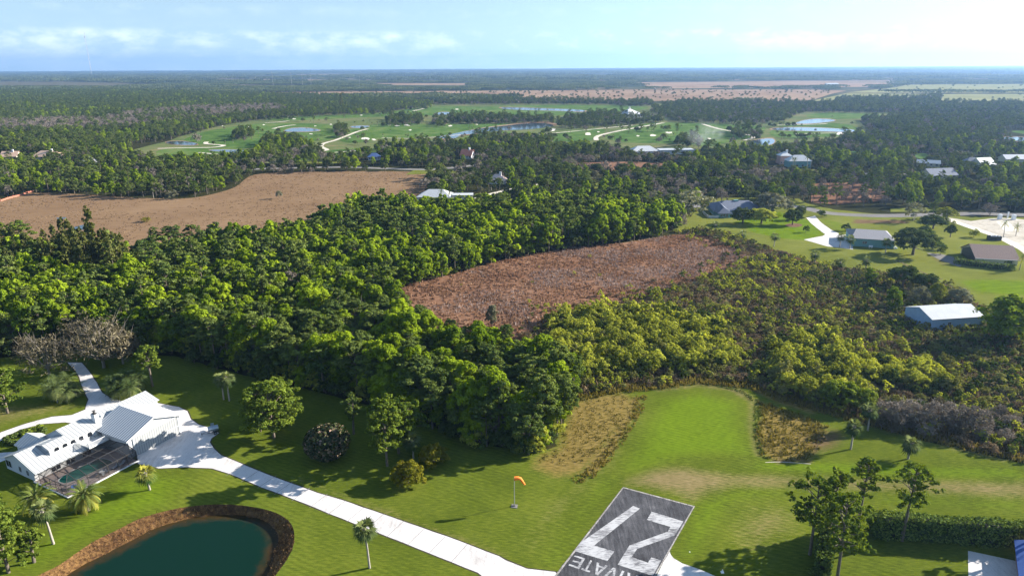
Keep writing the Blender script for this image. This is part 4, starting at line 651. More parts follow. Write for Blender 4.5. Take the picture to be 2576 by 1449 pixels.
for k in range(30):
    u = random.uniform(560, 2150); v = 350-(random.random()**1.3)*68; cx_, cy_ = P(u, v)
    if any(inside(np.array([cx_]), np.array([cy_]), PP(p))[0] for p in PONDS[:-2]): continue
    for j in range(random.randint(4, 11)): put(random.choice(['oak_tree', 'pine_tree', 'oak_tree', 'palm_tree']), cx_+random.gauss(0, 16), cy_+random.gauss(0, 9), random.uniform(.5, .95), 'golf lawns')
put('bare_tree', *P(497, 358), 1.35, 'golf lawns')
# shrubs
def m_shrub(u, a, b, x, y): return None
sx_, sy_ = jgrid(SHRUBS, 2.45, 71, (), .45); gs = np.random.default_rng(72); a_ = vnoise(sx_, sy_, 14, 73); b_ = vnoise(sx_+500, sy_, 40, 74)
BRIGHT = [PP([(1340, 800), (1480, 775), (1640, 778), (1800, 820), (1860, 870), (1880, 930), (1830, 960), (1640, 960), (1440, 960), (1360, 900)]), PP([(1900, 860), (2050, 840), (2180, 880), (2220, 960), (2180, 1020), (2060, 1020), (1930, 960)]), PP([(2230, 930), (2330, 930), (2340, 980), (2240, 1000)])]
br = sum(soft(sx_, sy_, p, 6) for p in BRIGHT); DK = soft(sx_, sy_, PP([(2030, 680), (2300, 695), (2450, 760), (2600, 800), (2600, 960), (2500, 1000), (2350, 900), (2200, 830), (2060, 760)]), 6); RDL = soft(sx_, sy_, RED, 1)
for i in range(len(sx_)):
    u = gs.random(); br_ = br[i]+(a_[i]-.5)*1.1
    if br_ > .62: kn = 'willow_shrub' if u < .74 else ('olive_shrub' if u < .9 else 'dark_shrub')
    elif DK[i] > .5 and u < .62: kn = 'dark_shrub' if u < .36 else 'olive_shrub'
    elif a_[i] > .55: kn = 'willow_shrub' if u < .5 else ('dark_shrub' if u < .62 else 'olive_shrub')
    else: kn = 'brown_shrub' if u < .3 else ('olive_shrub' if u < .68 else ('dark_shrub' if u < .8 else 'willow_shrub'))
    if u > .97 or (br_ < .5 and b_[i] > .55 and u > .6): continue
    put(kn, sx_[i], sy_[i], gs.uniform(.5, 1.0)*(1.5 if br_ > .62 else .85), 'scrub')
rx_, ry_ = jgrid(RED, 3.2, 77); ds_ = edist(rx_, ry_, RED); dm_ = edist(rx_, ry_, SHRUBS)
for x, y, a, b in zip(rx_, ry_, ds_, dm_):
    if b < 16 and random.random() < .75*(1-b/16)**1.2: put(random.choice(['brown_shrub', 'brown_shrub', 'willow_shrub', 'dark_shrub']), x, y, random.uniform(.35, .8), 'scrub')
    elif random.random() < .012: put('willow_shrub', x, y, random.uniform(.2, .45), 'scrub')
edge_ = spline(PP([(300, 880), (380, 873), (440, 890), (600, 932), (780, 972), (860, 988), (960, 1022), (1070, 1060), (1180, 1100), (1280, 1126), (1340, 1132), (1372, 1110), (1392, 1045), (1398, 1000)]), 6, False); acc = 0
for a, b in zip(edge_[:-1], edge_[1:]):
    acc += np.hypot(*(b-a))
    if acc > 4.2: acc = 0; put('broadleaf_tree' if random.random() < .6 else 'pine_tree', a[0]+random.uniform(-1, 1)+1, a[1]+random.uniform(1, 4), random.uniform(1.0, 1.3), 'forest')
    for kk in range(2): put('dark_shrub' if random.random() < .7 else 'willow_shrub', a[0]+random.uniform(-1.5, 2), a[1]+random.uniform(-1.5, 2), random.uniform(.9, 1.7), 'forest edge') if random.random() < .55 else None
# understorey filling the forest's near edge and the belts' edges
fx, fy = jgrid(FOREST, 3.6, 81, HOUSE_CLEAR+[LEFTBARE]); dd = edist(fx, fy, FOREST)
for x, y, d in zip(fx, fy, dd):
    if d < 5 and random.random() < .3: put('broadleaf_tree', x, y, random.uniform(.38, .62), 'forest')
    elif d < 9 and random.random() < .85: put('dark_shrub' if random.random() < .8 else 'willow_shrub', x, y, random.uniform(.9, 1.6), 'forest edge')
# scattered dots in the far brown fields
fp = PP([(1000, 244), (860, 232), (1400, 229), (1600, 227), (2050, 226), (2120, 232), (2000, 255), (1700, 253), (1560, 256), (1300, 246)]); x, y = jgrid(fp, 42, 91)
for a, b in zip(x, y):
    if random.random() < .55: put('oak_tree', a, b, random.uniform(.5, .9), 'far field')
fp = PP([(2127, 236), (2250, 221), (2284, 214), (2700, 211), (2700, 262), (2030, 257)]); x, y = jgrid(fp, 95, 92)
for a, b in zip(x, y):
    if random.random() < .5: put('oak_tree', a, b, random.uniform(.5, 1.), 'far field')
# ---- turn the list into objects: the nearest 290 of a kind stand alone, the rest of a kind is one mass
REG = {'forest': ('in the forest', 'trees of the forest'), 'needle grove': ('in the needle grove', 'needle grove trees'), 'belt': ('in the wooded belt', 'trees of the wooded belt'), 'open pines': ('on the red clearing', 'trees of the red clearing'),
 'west wood': ('in the west wood', 'trees of the west wood'), 'bare wood': ('in the leafless wood', 'leafless wood trees'), 'golf groves': ('in a golf grove', 'golf grove trees'), 'golf lawns': ('on the golf lawns', 'lone golf trees'), 'scrub': ('in the scrub', 'scrub shrubs'), 'forest edge': ('at the forest foot', 'forest edge shrubs'), 'far field': ('on the far fields', 'far field trees')}
LOOK = {'broadleaf_tree': 'bright green billowing broadleaf tree', 'pine_tree': 'dark green flat topped pine', 'oak_tree': 'dull green domed oak', 'bare_tree': 'leafless grey brown tree', 'needle_tree': 'tall feathery dark needle tree', 'willow_shrub': 'yellow green willowy shrub', 'dark_shrub': 'dark green bush', 'olive_shrub': 'dull olive bush', 'brown_shrub': 'brown twiggy shrub', 'grey_tree': 'grey green rounded tree', 'palm_tree': 'fan leaved palm'}
by = {}
for t in TREES: by.setdefault(t[0], []).append(t)
NEARD = 215
MARKS = [(n_, *P(u_, v_)) for n_, u_, v_ in (('the white house', 250, 1080), ('the windsock', 1290, 1250), ('the near tip of the red marsh', 1250, 860), ('the far side of the red marsh', 1500, 640), ('the left tip of the red marsh', 1010, 740), ('the puddles in the tan field', 180, 575), ('the lone tree in the tan field', 703, 500), ('the white roofed house', 1110, 510), ('the blue roofed house', 1840, 540), ('the teal building', 2190, 620), ('the metal shed', 2370, 810), ('the mown mound', 1760, 1000), ('the dark cabbage palm', 2183, 1083), ('the leafless row', 2400, 1085), ('the magnolia', 826, 1100), ('the cobalt roofed house', 930, 404), ('the long white villa', 1700, 389), ('the royal palms', 2010, 430), ('the sandy lot', 2500, 570), ('the tall needle trees', 230, 700), ('the orange fence', 50, 490), ('the peach tiled villas', 80, 402), ('the clubhouse', 1594, 297), ('the main golf lake', 1250, 325), ('the left golf ponds', 600, 350), ('the right golf ponds', 2050, 325), ('the slate roofed villa', 2360, 440), ('the curved drive', 170, 930), ('the lone pine', 384, 972))]
def near_mark(x, y): return min(MARKS, key=lambda m_: math.hypot(x-m_[1], y-m_[2]))[0]
for kn, lst in by.items():
    nv = len(KINDS[kn][0]); lst.sort(key=lambda t: math.hypot(t[1], t[2])/t[3]**.5); vis = [t for t in lst if abs(math.atan2(t[1], t[2])) < .665]; single = vis[:290]; ids = set(map(id, single)); rest = [t for t in lst if id(t) not in ids]
    for i, (k_, x, y, s, reg) in enumerate(single):
        d = math.hypot(x, y); lod = 0 if d < NEARD else 1
        where, grp = REG[reg]; make_tree(kn, random.randrange(nv), lod, x, y, s, random.uniform(0, 6.28), f"{LOOK[kn]} {where} nearest {near_mark(x, y)}", grp+' '+kn.replace('_', ' ')+' near '+near_mark(x, y)[4:], sz=s*random.uniform(.88, 1.12))
    if rest:
        src = []
        for lod in (1, 2):
            for v in range(nv):   # one real tree of each variant, standing in the nearest place of the mass
                k_, x, y, s, reg = rest.pop(len(rest)//2 if lod == 2 else 0) if len(rest) > 2*nv else rest[0]
                src.append(make_tree(kn, v, lod, x, y, 1.0, 0, f"{LOOK[kn]} {REG[reg][0]} nearest {near_mark(x, y)}", REG[reg][1]+' '+kn.replace('_', ' ')+' near '+near_mark(x, y)[4:]))
        a = np.array([(t[1], t[2], 0) for t in rest]); d = np.hypot(a[:, 0], a[:, 1]); gm = np.random.default_rng(5); idx = gm.integers(0, nv, len(rest))+np.where(d > 420, nv, 0)
        mass(kn.split('_')[0]+'_woods' if 'tree' in kn else kn.split('_')[0]+'_undergrowth', src, a, np.array([t[3] for t in rest]), gm.uniform(0, 6.28, len(rest)), idx, LOOK[kn]+'s massed over the middle and far ground', 'woodland' if 'tree' in kn else 'undergrowth')
print('TREES', {k: len(v) for k, v in by.items()})
# ---- far groves: one mesh of a whole stand, repeated to the horizon
def grove(seed, rad=34, sp=8, far=False, leaf='leaf_golf'):
    t = Leafy(seed); g = t.g
    x, y = np.meshgrid(np.arange(-rad, rad, sp), np.arange(-rad, rad, sp)); x = x.ravel()+g.uniform(-3, 3, x.size); y = y.ravel()+g.uniform(-3, 3, y.size); k = np.hypot(x, y) < rad*g.uniform(.75, 1, x.size)
    for a, b in zip(x[k], y[k]): H = g.uniform(8, 13); t.puff((a, b, H*.62), 4.6, 14 if not far else 9, 2.6 if not far else 3.6, .85, low=-.1, tilt=.5, base=g.uniform(0, .5))
    return t
gr_src = []
for i in range(4):
    u, v = (300, 500, 700, 150)[i], 228-2*i
    o = bpy.data.objects.new('far_woods', grove(300+i).mesh('far_woods', 'leaf_golf')); link(o); o.location = (*P(u, v), 0); tag(o, 'patch of distant woodland beyond the golf course', 'woodland', kind='stuff'); gr_src.append(o)
def wedge(y0, y1): return [(-y0*.95, y0*.9), (-y1*.95, y1), (y1*.95, y1), (y0*.95, y0*.9)]
EX = [PP(q) for q in ([(1400,201),(1800,199.5),(1900,202),(1500,203)], [(1850,205),(2300,203),(2576,205),(2000,207.5)], [(40,213),(260,212.5),(300,214.5),(60,215)], [(900,210),(1300,211),(1400,214),(1000,215)], [(1600,208),(1900,206),(2250,209),(2240,219),(1900,222),(1650,224)])]+[WESTW, PP([(330,378),(420,355),(600,308),(960,284),(1090,262),(1350,246),(1560,256),(1990,256),(2030,256),(2700,262),(2700,340),(1900,370),(900,390)])]+[PP(q) for q in ([(570,235),(860,231),(1400,228),(1600,226),(2050,226),(2130,229),(2000,256),(1700,254),(1560,257),(1300,247),(1100,242),(860,243),(600,239)], [(360,200.5),(600,199.5),(1000,202),(1190,204),(1180,207),(700,206),(370,203)], [(-100,207),(0,206),(330,209),(300,222),(-100,221)], [(2250,221),(2284,214),(2700,211),(2700,234),(2127,234)], [(2030,236),(2700,237),(2700,263),(2030,262)])]
gx, gy = jgrid(wedge(1050, 4200), 44, 101, EX); nz = vnoise(gx, gy, 230, 102)+.0; mid = soft(gx, gy, PP([(1500,206),(2300,206),(2260,222),(2000,226),(1500,226)]), 60); k = (nz > .34) & ((mid < .4) | (rng.random(len(gx)) < .4)); gx, gy = gx[k], gy[k]
hx, hy = jgrid(wedge(4200, 16500), 120, 103, EX[:2]+EX[8:10]); nz = vnoise(hx, hy, 700, 104); k = nz > .34; hx, hy = hx[k], hy[k]
pts = np.concatenate([np.column_stack([gx, gy, gx*0]), np.column_stack([hx, hy, hx*0])]); scl = np.concatenate([rng.uniform(.75, 1.0, len(gx)), rng.uniform(1.5, 2.3, len(hx))*.9]); pts[len(gx):, 2] = -5
mass('distant_woods', gr_src, pts, scl, rng.uniform(0, 6.28, len(pts)), rng.integers(0, 4, len(pts)), 'dark distant woods running to the flat horizon', 'woodland')
print('GROVES', len(pts))
# ---- reeds, rushes and rank grass: thousands of blades, one object per bed
def tufts(name, mat, poly, sp, seed, h, w, label, cat, excl=(), n=5, dens=None, keep=None):
    x, y = jgrid(poly, sp, seed, excl, .5); g = np.random.default_rng(seed); 
    if dens is not None: k = g.random(len(x)) < dens(x, y); x, y = x[k], y[k]
    m = len(x)*n; X_ = np.repeat(x, n)+g.normal(0, sp*.35, m); Y_ = np.repeat(y, n)+g.normal(0, sp*.35, m); hh = h*g.uniform(.5, 1.25, m)*np.repeat(g.uniform(.7, 1.3, len(x)), n); a = g.uniform(0, math.pi, m); ww = w*g.uniform(.6, 1.3, m); lx, ly = g.normal(0, .3, m)*hh, g.normal(0, .3, m)*hh
    c, s = np.cos(a)*ww/2, np.sin(a)*ww/2; V = np.stack([np.stack([X_-c, Y_-s, X_*0-.03], 1), np.stack([X_+c, Y_+s, X_*0-.03], 1), np.stack([X_+lx+c*.5, Y_+ly+s*.5, hh], 1), np.stack([X_+lx-c*.5, Y_+ly-s*.5, hh*.93], 1)], 1).reshape(-1, 3)
    val = np.clip(np.repeat(vnoise(X_, Y_, 9, seed)*.6+g.random(m)*.5-.05, 4), 0, 1); t = Leafy(seed); t.c.append((V, 4, val)); o = bpy.data.objects.new(name, t.mesh(name, mat)); link(o); return tag(o, label, cat, kind='stuff')
tufts('dry_reeds', 'reed_red', RED, 1.0, 201, .5, .6, 'rust brown reeds filling the marsh beside the forest', 'reeds', dens=lambda x, y: .12+.6*vnoise(x, y, 9, 1))
tufts('grey_reeds', 'reed_grey', RED, 1.5, 202, .7, .3, 'grey dead stems standing among the rust brown reeds', 'reeds', dens=lambda x, y: np.clip(vnoise(x, y, 14, 2)*2.4-1.1+np.clip((x-10)/110, -.35, .5), 0, 1))
tufts('tan_grass', 'reed_tan', BROWN, 3.2, 203, .28, .8, 'pale dry grass covering the tan field', 'grass', dens=lambda x, y: .8*vnoise(x, y, 20, 3))
tufts('brush', 'leaf_brown', SHRUBS, 1.5, 204, 1.1, .5, 'brown brush between the shrubs', 'brush', excl=[RED], dens=lambda x, y: .7*vnoise(x, y, 9, 4)+.2)
tufts('marsh_grass', 'grass_olive', PP([(1905, 1005), (1955, 1025), (2040, 1050), (2080, 1075), (2062, 1130), (2030, 1155), (1960, 1162), (1915, 1145), (1898, 1090), (1915, 1040)]), .8, 205, .55, .3, 'rank olive grass in the hollow beside the mound', 'grass', dens=lambda x, y: .3+.7*vnoise(x, y, 5, 5))
tufts('rank_grass', 'grass_olive', PP([(1443, 1008), (1500, 990), (1570, 985), (1600, 1005), (1600, 1045), (1545, 1100), (1510, 1140), (1465, 1165), (1400, 1170), (1345, 1160), (1400, 1128), (1425, 1050)]), .75, 206, .3, .2, 'matted golden grass beside the mown mound', 'grass', dens=lambda x, y: (.2+.5*vnoise(x, y, 6, 6)))
tufts('edge_grass', 'grass_olive', PP([(1440, 990), (1560, 970), (1650, 965), (1760, 948), (1880, 958), (1960, 990), (2140, 1040), (2330, 1092), (2576, 1145), (2576, 1165), (2330, 1112), (2140, 1062), (1960, 1010), (1880, 978), (1760, 966), (1650, 982), (1560, 988), (1445, 1012)]), .8, 207, .8, .3, 'tall weedy fringe between the lawn and the scrub', 'grass')
def band(pts, w_): c = np.array(PP(pts)); t_ = np.gradient(c, axis=0); t_ /= np.hypot(t_[:, 0], t_[:, 1])[:, None]; n_ = np.column_stack([-t_[:, 1], t_[:, 0]]); return np.concatenate([c+n_*w_/2, (c-n_*w_/2)[::-1]])
tufts('ditch_weeds', 'grass_olive', band([(1615, 995), (1607, 1028), (1582, 1072), (1550, 1118), (1512, 1166), (1478, 1196), (1440, 1214)], 2.4), .5, 211, .4, .25, 'straggling weeds along the dry ditch left of the mown mound', 'grass', dens=lambda x, y: .25+.6*vnoise(x, y, 2, 8))
tufts('ditch_weeds', 'leaf_dark', band([(1700, 962), (1790, 966), (1868, 986), (1905, 1015), (1903, 1080), (1912, 1130), (1930, 1155)], 1.2), .45, 212, .3, .2, 'dark weedy rim round the far side of the mown mound', 'grass', dens=lambda x, y: .2+.7*vnoise(x, y, 2, 9))
x, y = jgrid(POND_OUT, .5, 208); dO = edist(x, y, POND_OUT); dI = edist(x, y, POND_IN); k = (~inside(x, y, POND_IN)) & (dO > .1) | (inside(x, y, POND_IN) & (dI < .8) & (rng.random(len(x)) < .25)); x, y = x[k], y[k]; g = np.random.default_rng(9); n = 4; m = len(x)*n; Xr = np.repeat(x, n)+g.normal(0, .2, m); Yr = np.repeat(y, n)+g.normal(0, .2, m); zb = bankz(Xr, Yr); hh = g.uniform(.08, .38, m); a = g.uniform(0, 3.14, m); ww = g.uniform(.04, .11, m); c, s = np.cos(a)*ww/2, np.sin(a)*ww/2; lx, ly = g.normal(0, .5, m)*hh, g.normal(0, .5, m)*hh
V = np.stack([np.stack([Xr-c, Yr-s, zb], 1), np.stack([Xr+c, Yr+s, zb], 1), np.stack([Xr+lx+c, Yr+ly+s, zb+hh], 1), np.stack([Xr+lx-c, Yr+ly-s, zb+hh], 1)], 1).reshape(-1, 3); t = Leafy(9); t.c.append((V, 4, np.clip(np.repeat(g.random(m), 4), 0, 1))); o = bpy.data.objects.new('bank_reeds', t.mesh('bank_reeds', 'reed_bank')); link(o); tag(o, 'dead brown rushes ringing the pond', 'reeds', kind='stuff')
# ------------------------------------------------------------------ buildings
def roof_slab(mb, pts, m=0, th=.14, uvaxis=None):
    a = np.array(pts, float); n = np.cross(a[1]-a[0], a[2]-a[0]); n /= np.linalg.norm(n)
    if n[2] < 0: a = a[::-1]
    e = np.array(uvaxis if uvaxis is not None else (1, 0, 0), float); mb.prism([tuple(p) for p in a], (0, 0, -th), m, uv=[(float(p@e), 0.) for p in a])
def window(parent, c, w, h, n, frame='white_wall', d=.06, bars=1):
    """window on a wall: c centre, n outward normal (local xy)"""
    n = np.array((n[0], n[1], 0.)); s = np.array((-n[1], n[0], 0.)); u = np.array((0, 0, 1.)); c = np.array(c, float); fr = MB(); t = .07
    def bar(a0, a1, b0, b1, o0=0, o1=d, mb=fr):
        p = [c+s*a0+u*b0+n*o0, c+s*a1+u*b0+n*o0, c+s*a1+u*b1+n*o0, c+s*a0+u*b1+n*o0]; mb.prism([tuple(q_) for q_ in p][::-1], tuple(n*(o1-o0)))
    W2, H2 = w/2, h/2; bar(-W2-t, -W2, -H2, H2); bar(W2, W2+t, -H2, H2); bar(-W2-t, W2+t, H2, H2+t); bar(-W2-t-.03, W2+t+.03, -H2-t, -H2, 0, d*1.6)
    for k in range(bars): x_ = -W2+w*(k+1)/(bars+1); bar(x_-.025, x_+.025, -H2, H2)
    o = obj('window', fr, frame, parent); g_ = MB(); bar(-W2, W2, -H2, H2, 0, d*.4, g_); obj('pane', g_, 'glass_dark', o); return o
def house(name, label, x, y, rz, Lx, Ly, hw, hr, wall, roof, style='gable', over=.5, wins=(), cat='house', inset=None, chimney=None, shed_door=None, parent=None, group=None):
    """origin at front left corner; Lx along the front, Ly deep; ridge along x"""
    e = empty(name, (x, y, 0), rz, label, cat, group); w = MB(); a = .0
    if style == 'hip': ins = inset if inset is not None else Ly/2
    if style == 'gable':
        for xx, fl in ((0, 1), (Lx, 0)):
            p = [(xx, 0, 0), (xx, 0, hw), (xx, Ly/2, hr-.12), (xx, Ly, hw), (xx, Ly, 0)]; w.poly(p[::-1] if fl else p)
    else:
        w.poly([(0, Ly, 0), (0, 0, 0), (0, 0, hw), (0, Ly, hw)]); w.poly([(Lx, 0, 0), (Lx, Ly, 0), (Lx, Ly, hw), (Lx, 0, hw)])
    w.poly([(0, 0, 0), (Lx, 0, 0), (Lx, 0, hw), (0, 0, hw)]); w.poly([(Lx, Ly, 0), (0, Ly, 0), (0, Ly, hw), (Lx, Ly, hw)]); obj('wall', w, wall, e)
    r = MB(); o = over; sl_ = (hr-hw)/(Ly/2); zo = hw-sl_*o+.02; x0, x1, y0, y1 = -o, Lx+o, -o, Ly+o; hr2 = hr+.02
    if style == 'gable': roof_slab(r, [(x0, y0, zo), (x1, y0, zo), (x1, Ly/2, hr2), (x0, Ly/2, hr2)]); roof_slab(r, [(x0, Ly/2, hr2), (x1, Ly/2, hr2), (x1, y1, zo), (x0, y1, zo)])
    elif style == 'hip':
        A, B = (ins, Ly/2, hr2), (Lx-ins, Ly/2, hr2); roof_slab(r, [(x0, y0, zo), (x1, y0, zo), B, A]); roof_slab(r, [(x1, y1, zo), (x0, y1, zo), A, B]); roof_slab(r, [(x0, y1, zo), (x0, y0, zo), A], uvaxis=(0, 1, 0)); roof_slab(r, [(x1, y0, zo), (x1, y1, zo), B], uvaxis=(0, 1, 0))
    elif style == 'flat': r.box((x0, y0, hw), (x1, y1, hw+.3)); r.box((x0, y0, hw+.3), (x1, y0+.2, hw+.6)); r.box((x0, y1-.2, hw+.3), (x1, y1, hw+.6))
    ro = obj('roof', r, roof, e)
    if chimney: cx, cyy, ch = chimney; c = MB(); c.box((cx-.5, cyy-.4, hw), (cx+.5, cyy+.4, ch)); c.box((cx-.6, cyy-.5, ch), (cx+.6, cyy+.5, ch+.15)); obj('chimney', c, wall, ro)
    for (side, p, z, ww, hh) in wins:
        if side == 'f': window(e, (p, 0, z), ww, hh, (0, -1))
        else: window(e, (0, p, z), ww, hh, (-1, 0))
    return e
# --- the white house with its hangar
HA = math.radians(62); OX, OY = -99.4, 122.78
hs = empty('white_house', (OX, OY, 0), HA, 'long white house with ribbed metal roof and a big gabled hangar wing', 'house'); L3 = lambda s, t, z: (s, -t, z)
w = MB(); gp = [(-1.2, -7.4, 0), (-1.2, 3., 0), (-1.2, 3., 3.1), (-1.2, -2., 4.95), (-1.2, -7.4, 2.7)]; w.poly([L3(*p) for p in gp][::-1]); gp = [(27.4, p[1], p[2]) for p in gp]; w.poly([L3(*p) for p in gp])
w.poly([L3(-1.2, 3, 0), L3(27.4, 3, 0), L3(27.4, 3, 3.1), L3(-1.2, 3, 3.1)]); w.poly([L3(27.4, -7.4, 0), L3(-1.2, -7.4, 0), L3(-1.2, -7.4, 2.7), L3(27.4, -7.4, 2.7)]); obj('wall', w, 'white_wall', hs)
r = MB(); roof_slab(r, [L3(-1.8, 5.0, 2.5), L3(13.2, 5.0, 2.5), L3(13.2, -2, 5.1), L3(-1.8, -2, 5.1)]); roof_slab(r, [L3(-1.8, -2, 5.1), L3(7, -2, 5.1), L3(7, -8, 2.55), L3(-1.8, -8, 2.55)]); obj('roof', r, 'seam_roof', hs)
r = MB(); roof_slab(r, [L3(7, 2.55, 5.0), L3(28, 2.55, 5.0), L3(28, -2.2, 6.3), L3(7, -2.2, 6.3)]); roof_slab(r, [L3(7, -2.2, 6.3), L3(28, -2.2, 6.3), L3(28, -8, 3.2), L3(7, -8, 3.2)]); up_ = obj('upper_roof', r, 'seam_roof', hs)
w = MB()
for s_, fl in ((7.15, 1), (27.6, 0)): p = [L3(s_, 2.2, 2.9), L3(s_, 2.2, 4.95), L3(s_, -2.2, 6.15), L3(s_, -7.6, 3.25), L3(s_, -7.6, 2.6)]; w.poly(p if fl else p[::-1])
w.poly([L3(13, 2.2, 3), L3(27.6, 2.2, 3), L3(27.6, 2.2, 4.95), L3(13, 2.2, 4.95)]); obj('upper_wall', w, 'white_wall', hs)
# dormer with arched windows
dm = MB(); dm.poly([L3(2.9, 2.2, 3.3), L3(13, 2.2, 3.3), L3(13, 2.2, 5.0), L3(2.9, 2.2, 5.0)]); p = [L3(2.9, 2.2, 3.3), L3(2.9, 2.2, 5.0), L3(2.9, .4, 5.52), L3(2.9, -2.6, 4.7)]; dm.poly(p); do = obj('dormer', dm, 'white_wall', hs)
r = MB(); roof_slab(r, [L3(2.6, 2.55, 5.0), L3(7, 2.55, 5.0), L3(7, .4, 5.62), L3(2.6, .4, 5.62)]); roof_slab(r, [L3(2.6, .4, 5.62), L3(7, .4, 5.62), L3(7, -3.2, 4.7), L3(2.6, -3.2, 4.7)]); obj('dormer_roof', r, 'seam_roof', do)
for k, s_ in enumerate((4.3, 6.0, 7.7, 9.4, 11.3)):
    fr, gl = MB(), MB(); n_ = 9; pr = [(s_-.5, 2.23, 3.95 if k < 3 else 3.7), (s_+.5, 2.23, 3.95 if k < 3 else 3.7)]+[(s_+.5*math.cos(t_), 2.23, 4.3+.5*math.sin(t_)) for t_ in np.linspace(0, math.pi, n_)]
    gl.prism([L3(*p) for p in pr][::1], (0, -.05, 0)); big = [L3(s_+(p[0]-s_)*1.2, 2.21, 4.15+(p[2]-4.15)*1.16) for p in pr]; fr.prism(big, (0, -.03, 0)); fo = obj('window', fr, 'white_wall', do); obj('pane', gl, 'glass_dark', fo)
window(do, L3(2.9, 1.4, 4.25), .5, .5, (-1, 0)); 
for t_, z_, w_, h_ in ((-6.2, 1.5, 1.9, 1.5), (-2.0, 1.4, .8, 1.2), (.7, 1.3, .8, 1.2)): window(hs, L3(-1.2, t_, z_), w_, h_, (-1, 0))
for s_ in (3, 6, 9.5): window(hs, L3(s_, 3., 1.35), 1.8, 2.1, (0, -1))
c = MB(); c.box((13.6, -1.1, 4), (14.5, .3, 7.4)); co_ = obj('chimney', c, 'white_wall', hs); c = MB(); c.box((13.75, -.9, 7.4), (14.35, .1, 7.6)); c.tube((14.05, -.4, 7.5), (14.05, -.4, 8.1), .2); c.box((13.75, -.7, 8.1), (14.35, -.1, 8.18)); obj('chimney_cap', c, 'dark_frame', co_)
c = MB(); c.box((15.6, .0, 5.5), (16.1, .5, 6.2)); c.box((15.4, .1, 6.2), (16.3, .4, 6.28)); obj('roof_vent', c, 'grey_metal', hs)
# balcony
b = MB(); b.box((8.7, -6.0, 3.0), (13.1, -2.3, 3.25)); bo = obj('balcony', b, 'white_wall', hs); b = MB(); b.box((8.7, -6, 4.2), (13.1, -5.9, 4.28)); b.box((8.7, -6, 4.2), (8.8, -2.4, 4.28)); b.box((8.68, -6.02, 3.25), (8.82, -5.88, 4.3))
for k in range(30): b.box((8.75+k*.145, -5.98, 3.25), (8.79+k*.145, -5.93, 4.2))
for k in range(24): b.box((8.72, -5.9+k*.145, 3.25), (8.77, -5.86+k*.145, 4.2))
obj('railing', b, 'white_wall', bo)
# hangar wing
w = MB(); g1 = [L3(13.3, 12.4, 0), L3(25.7, 12.4, 0), L3(25.7, 12.4, 4.7), L3(19.4, 12.4, 7.0), L3(13.3, 12.4, 4.7)]; w.poly(g1); w.poly([L3(13.3, 12.4, 0), L3(13.3, 12.4, 4.7), L3(13.3, 3.02, 4.7), L3(13.3, 3.02, 0)]); w.poly([L3(25.7, 12.4, 0), L3(25.7, 3.02, 0), L3(25.7, 3.02, 4.7), L3(25.7, 12.4, 4.7)]); obj('hangar_wall', w, 'white_wall', hs)
r = MB(); roof_slab(r, [L3(12.7, 13.0, 4.5), L3(19.4, 13.0, 7.15), L3(19.4, .8, 7.15), L3(12.7, .8, 4.5)], uvaxis=(0, 1, 0)); obj('hangar_roof', r, 'seam_roof_dark', hs)
r = MB(); roof_slab(r, [L3(19.42, 13.0, 7.15), L3(26.4, 13.0, 4.5), L3(26.4, .8, 4.5), L3(19.42, .8, 7.15)], uvaxis=(0, 1, 0)); obj('hangar_roof', r, 'white_metal', hs)
r = MB(); r.prism([L3(12.6, 13.02, 4.2), L3(12.6, 13.02, 4.55), L3(19.4, 13.02, 7.2), L3(26.5, 13.02, 4.55), L3(26.5, 13.02, 4.2), L3(19.4, 13.02, 6.85)], (0, .08, 0)); obj('fascia', r, 'white_wall', hs)
r = MB(); a_ = [L3(14.4, 12.52, .1), L3(25.0, 12.52, .1), L3(25.0, 12.52, 4.4), L3(14.4, 12.52, 4.4)]; r.prism(a_, (0, .1, 0), uv=[(p[0], p[2]) for p in a_]); dr_ = obj('hangar_door', r, 'rib_door', hs)
r = MB(); r.box((14.3, -12.62, 4.4), (25.1, -12.42, 4.6)); r.box((14.3, -12.6, 2.1), (25.1, -12.54, 2.2)); r.box((14.2, -12.6, 0), (14.35, -12.42, 4.6)); r.box((25.05, -12.6, 0), (25.2, -12.42, 4.6)); obj('track', r, 'grey_metal', dr_)
# rear entrance wing
w = MB(); w.poly([L3(3, -11, 0), L3(3, -11, 2.6), L3(5.5, -11, 3.9), L3(8, -11, 2.6), L3(8, -11, 0)]); w.poly([L3(3, -11, 0), L3(3, -7.4, 0), L3(3, -7.4, 2.6), L3(3, -11, 2.6)]); w.poly([L3(8, -7.4, 0), L3(8, -11, 0), L3(8, -11, 2.6), L3(8, -7.4, 2.6)]); obj('porch_wall', w, 'white_wall', hs)
r = MB(); roof_slab(r, [L3(2.6, -11.4, 2.45), L3(5.5, -11.4, 4.0), L3(5.5, -5, 4.0), L3(2.6, -5, 2.45)], uvaxis=(0, 1, 0)); roof_slab(r, [L3(5.5, -11.4, 4.0), L3(8.4, -11.4, 2.45), L3(8.4, -5, 2.45), L3(5.5, -5, 4.0)], uvaxis=(0, 1, 0)); obj('porch_roof', r, 'seam_roof', hs)
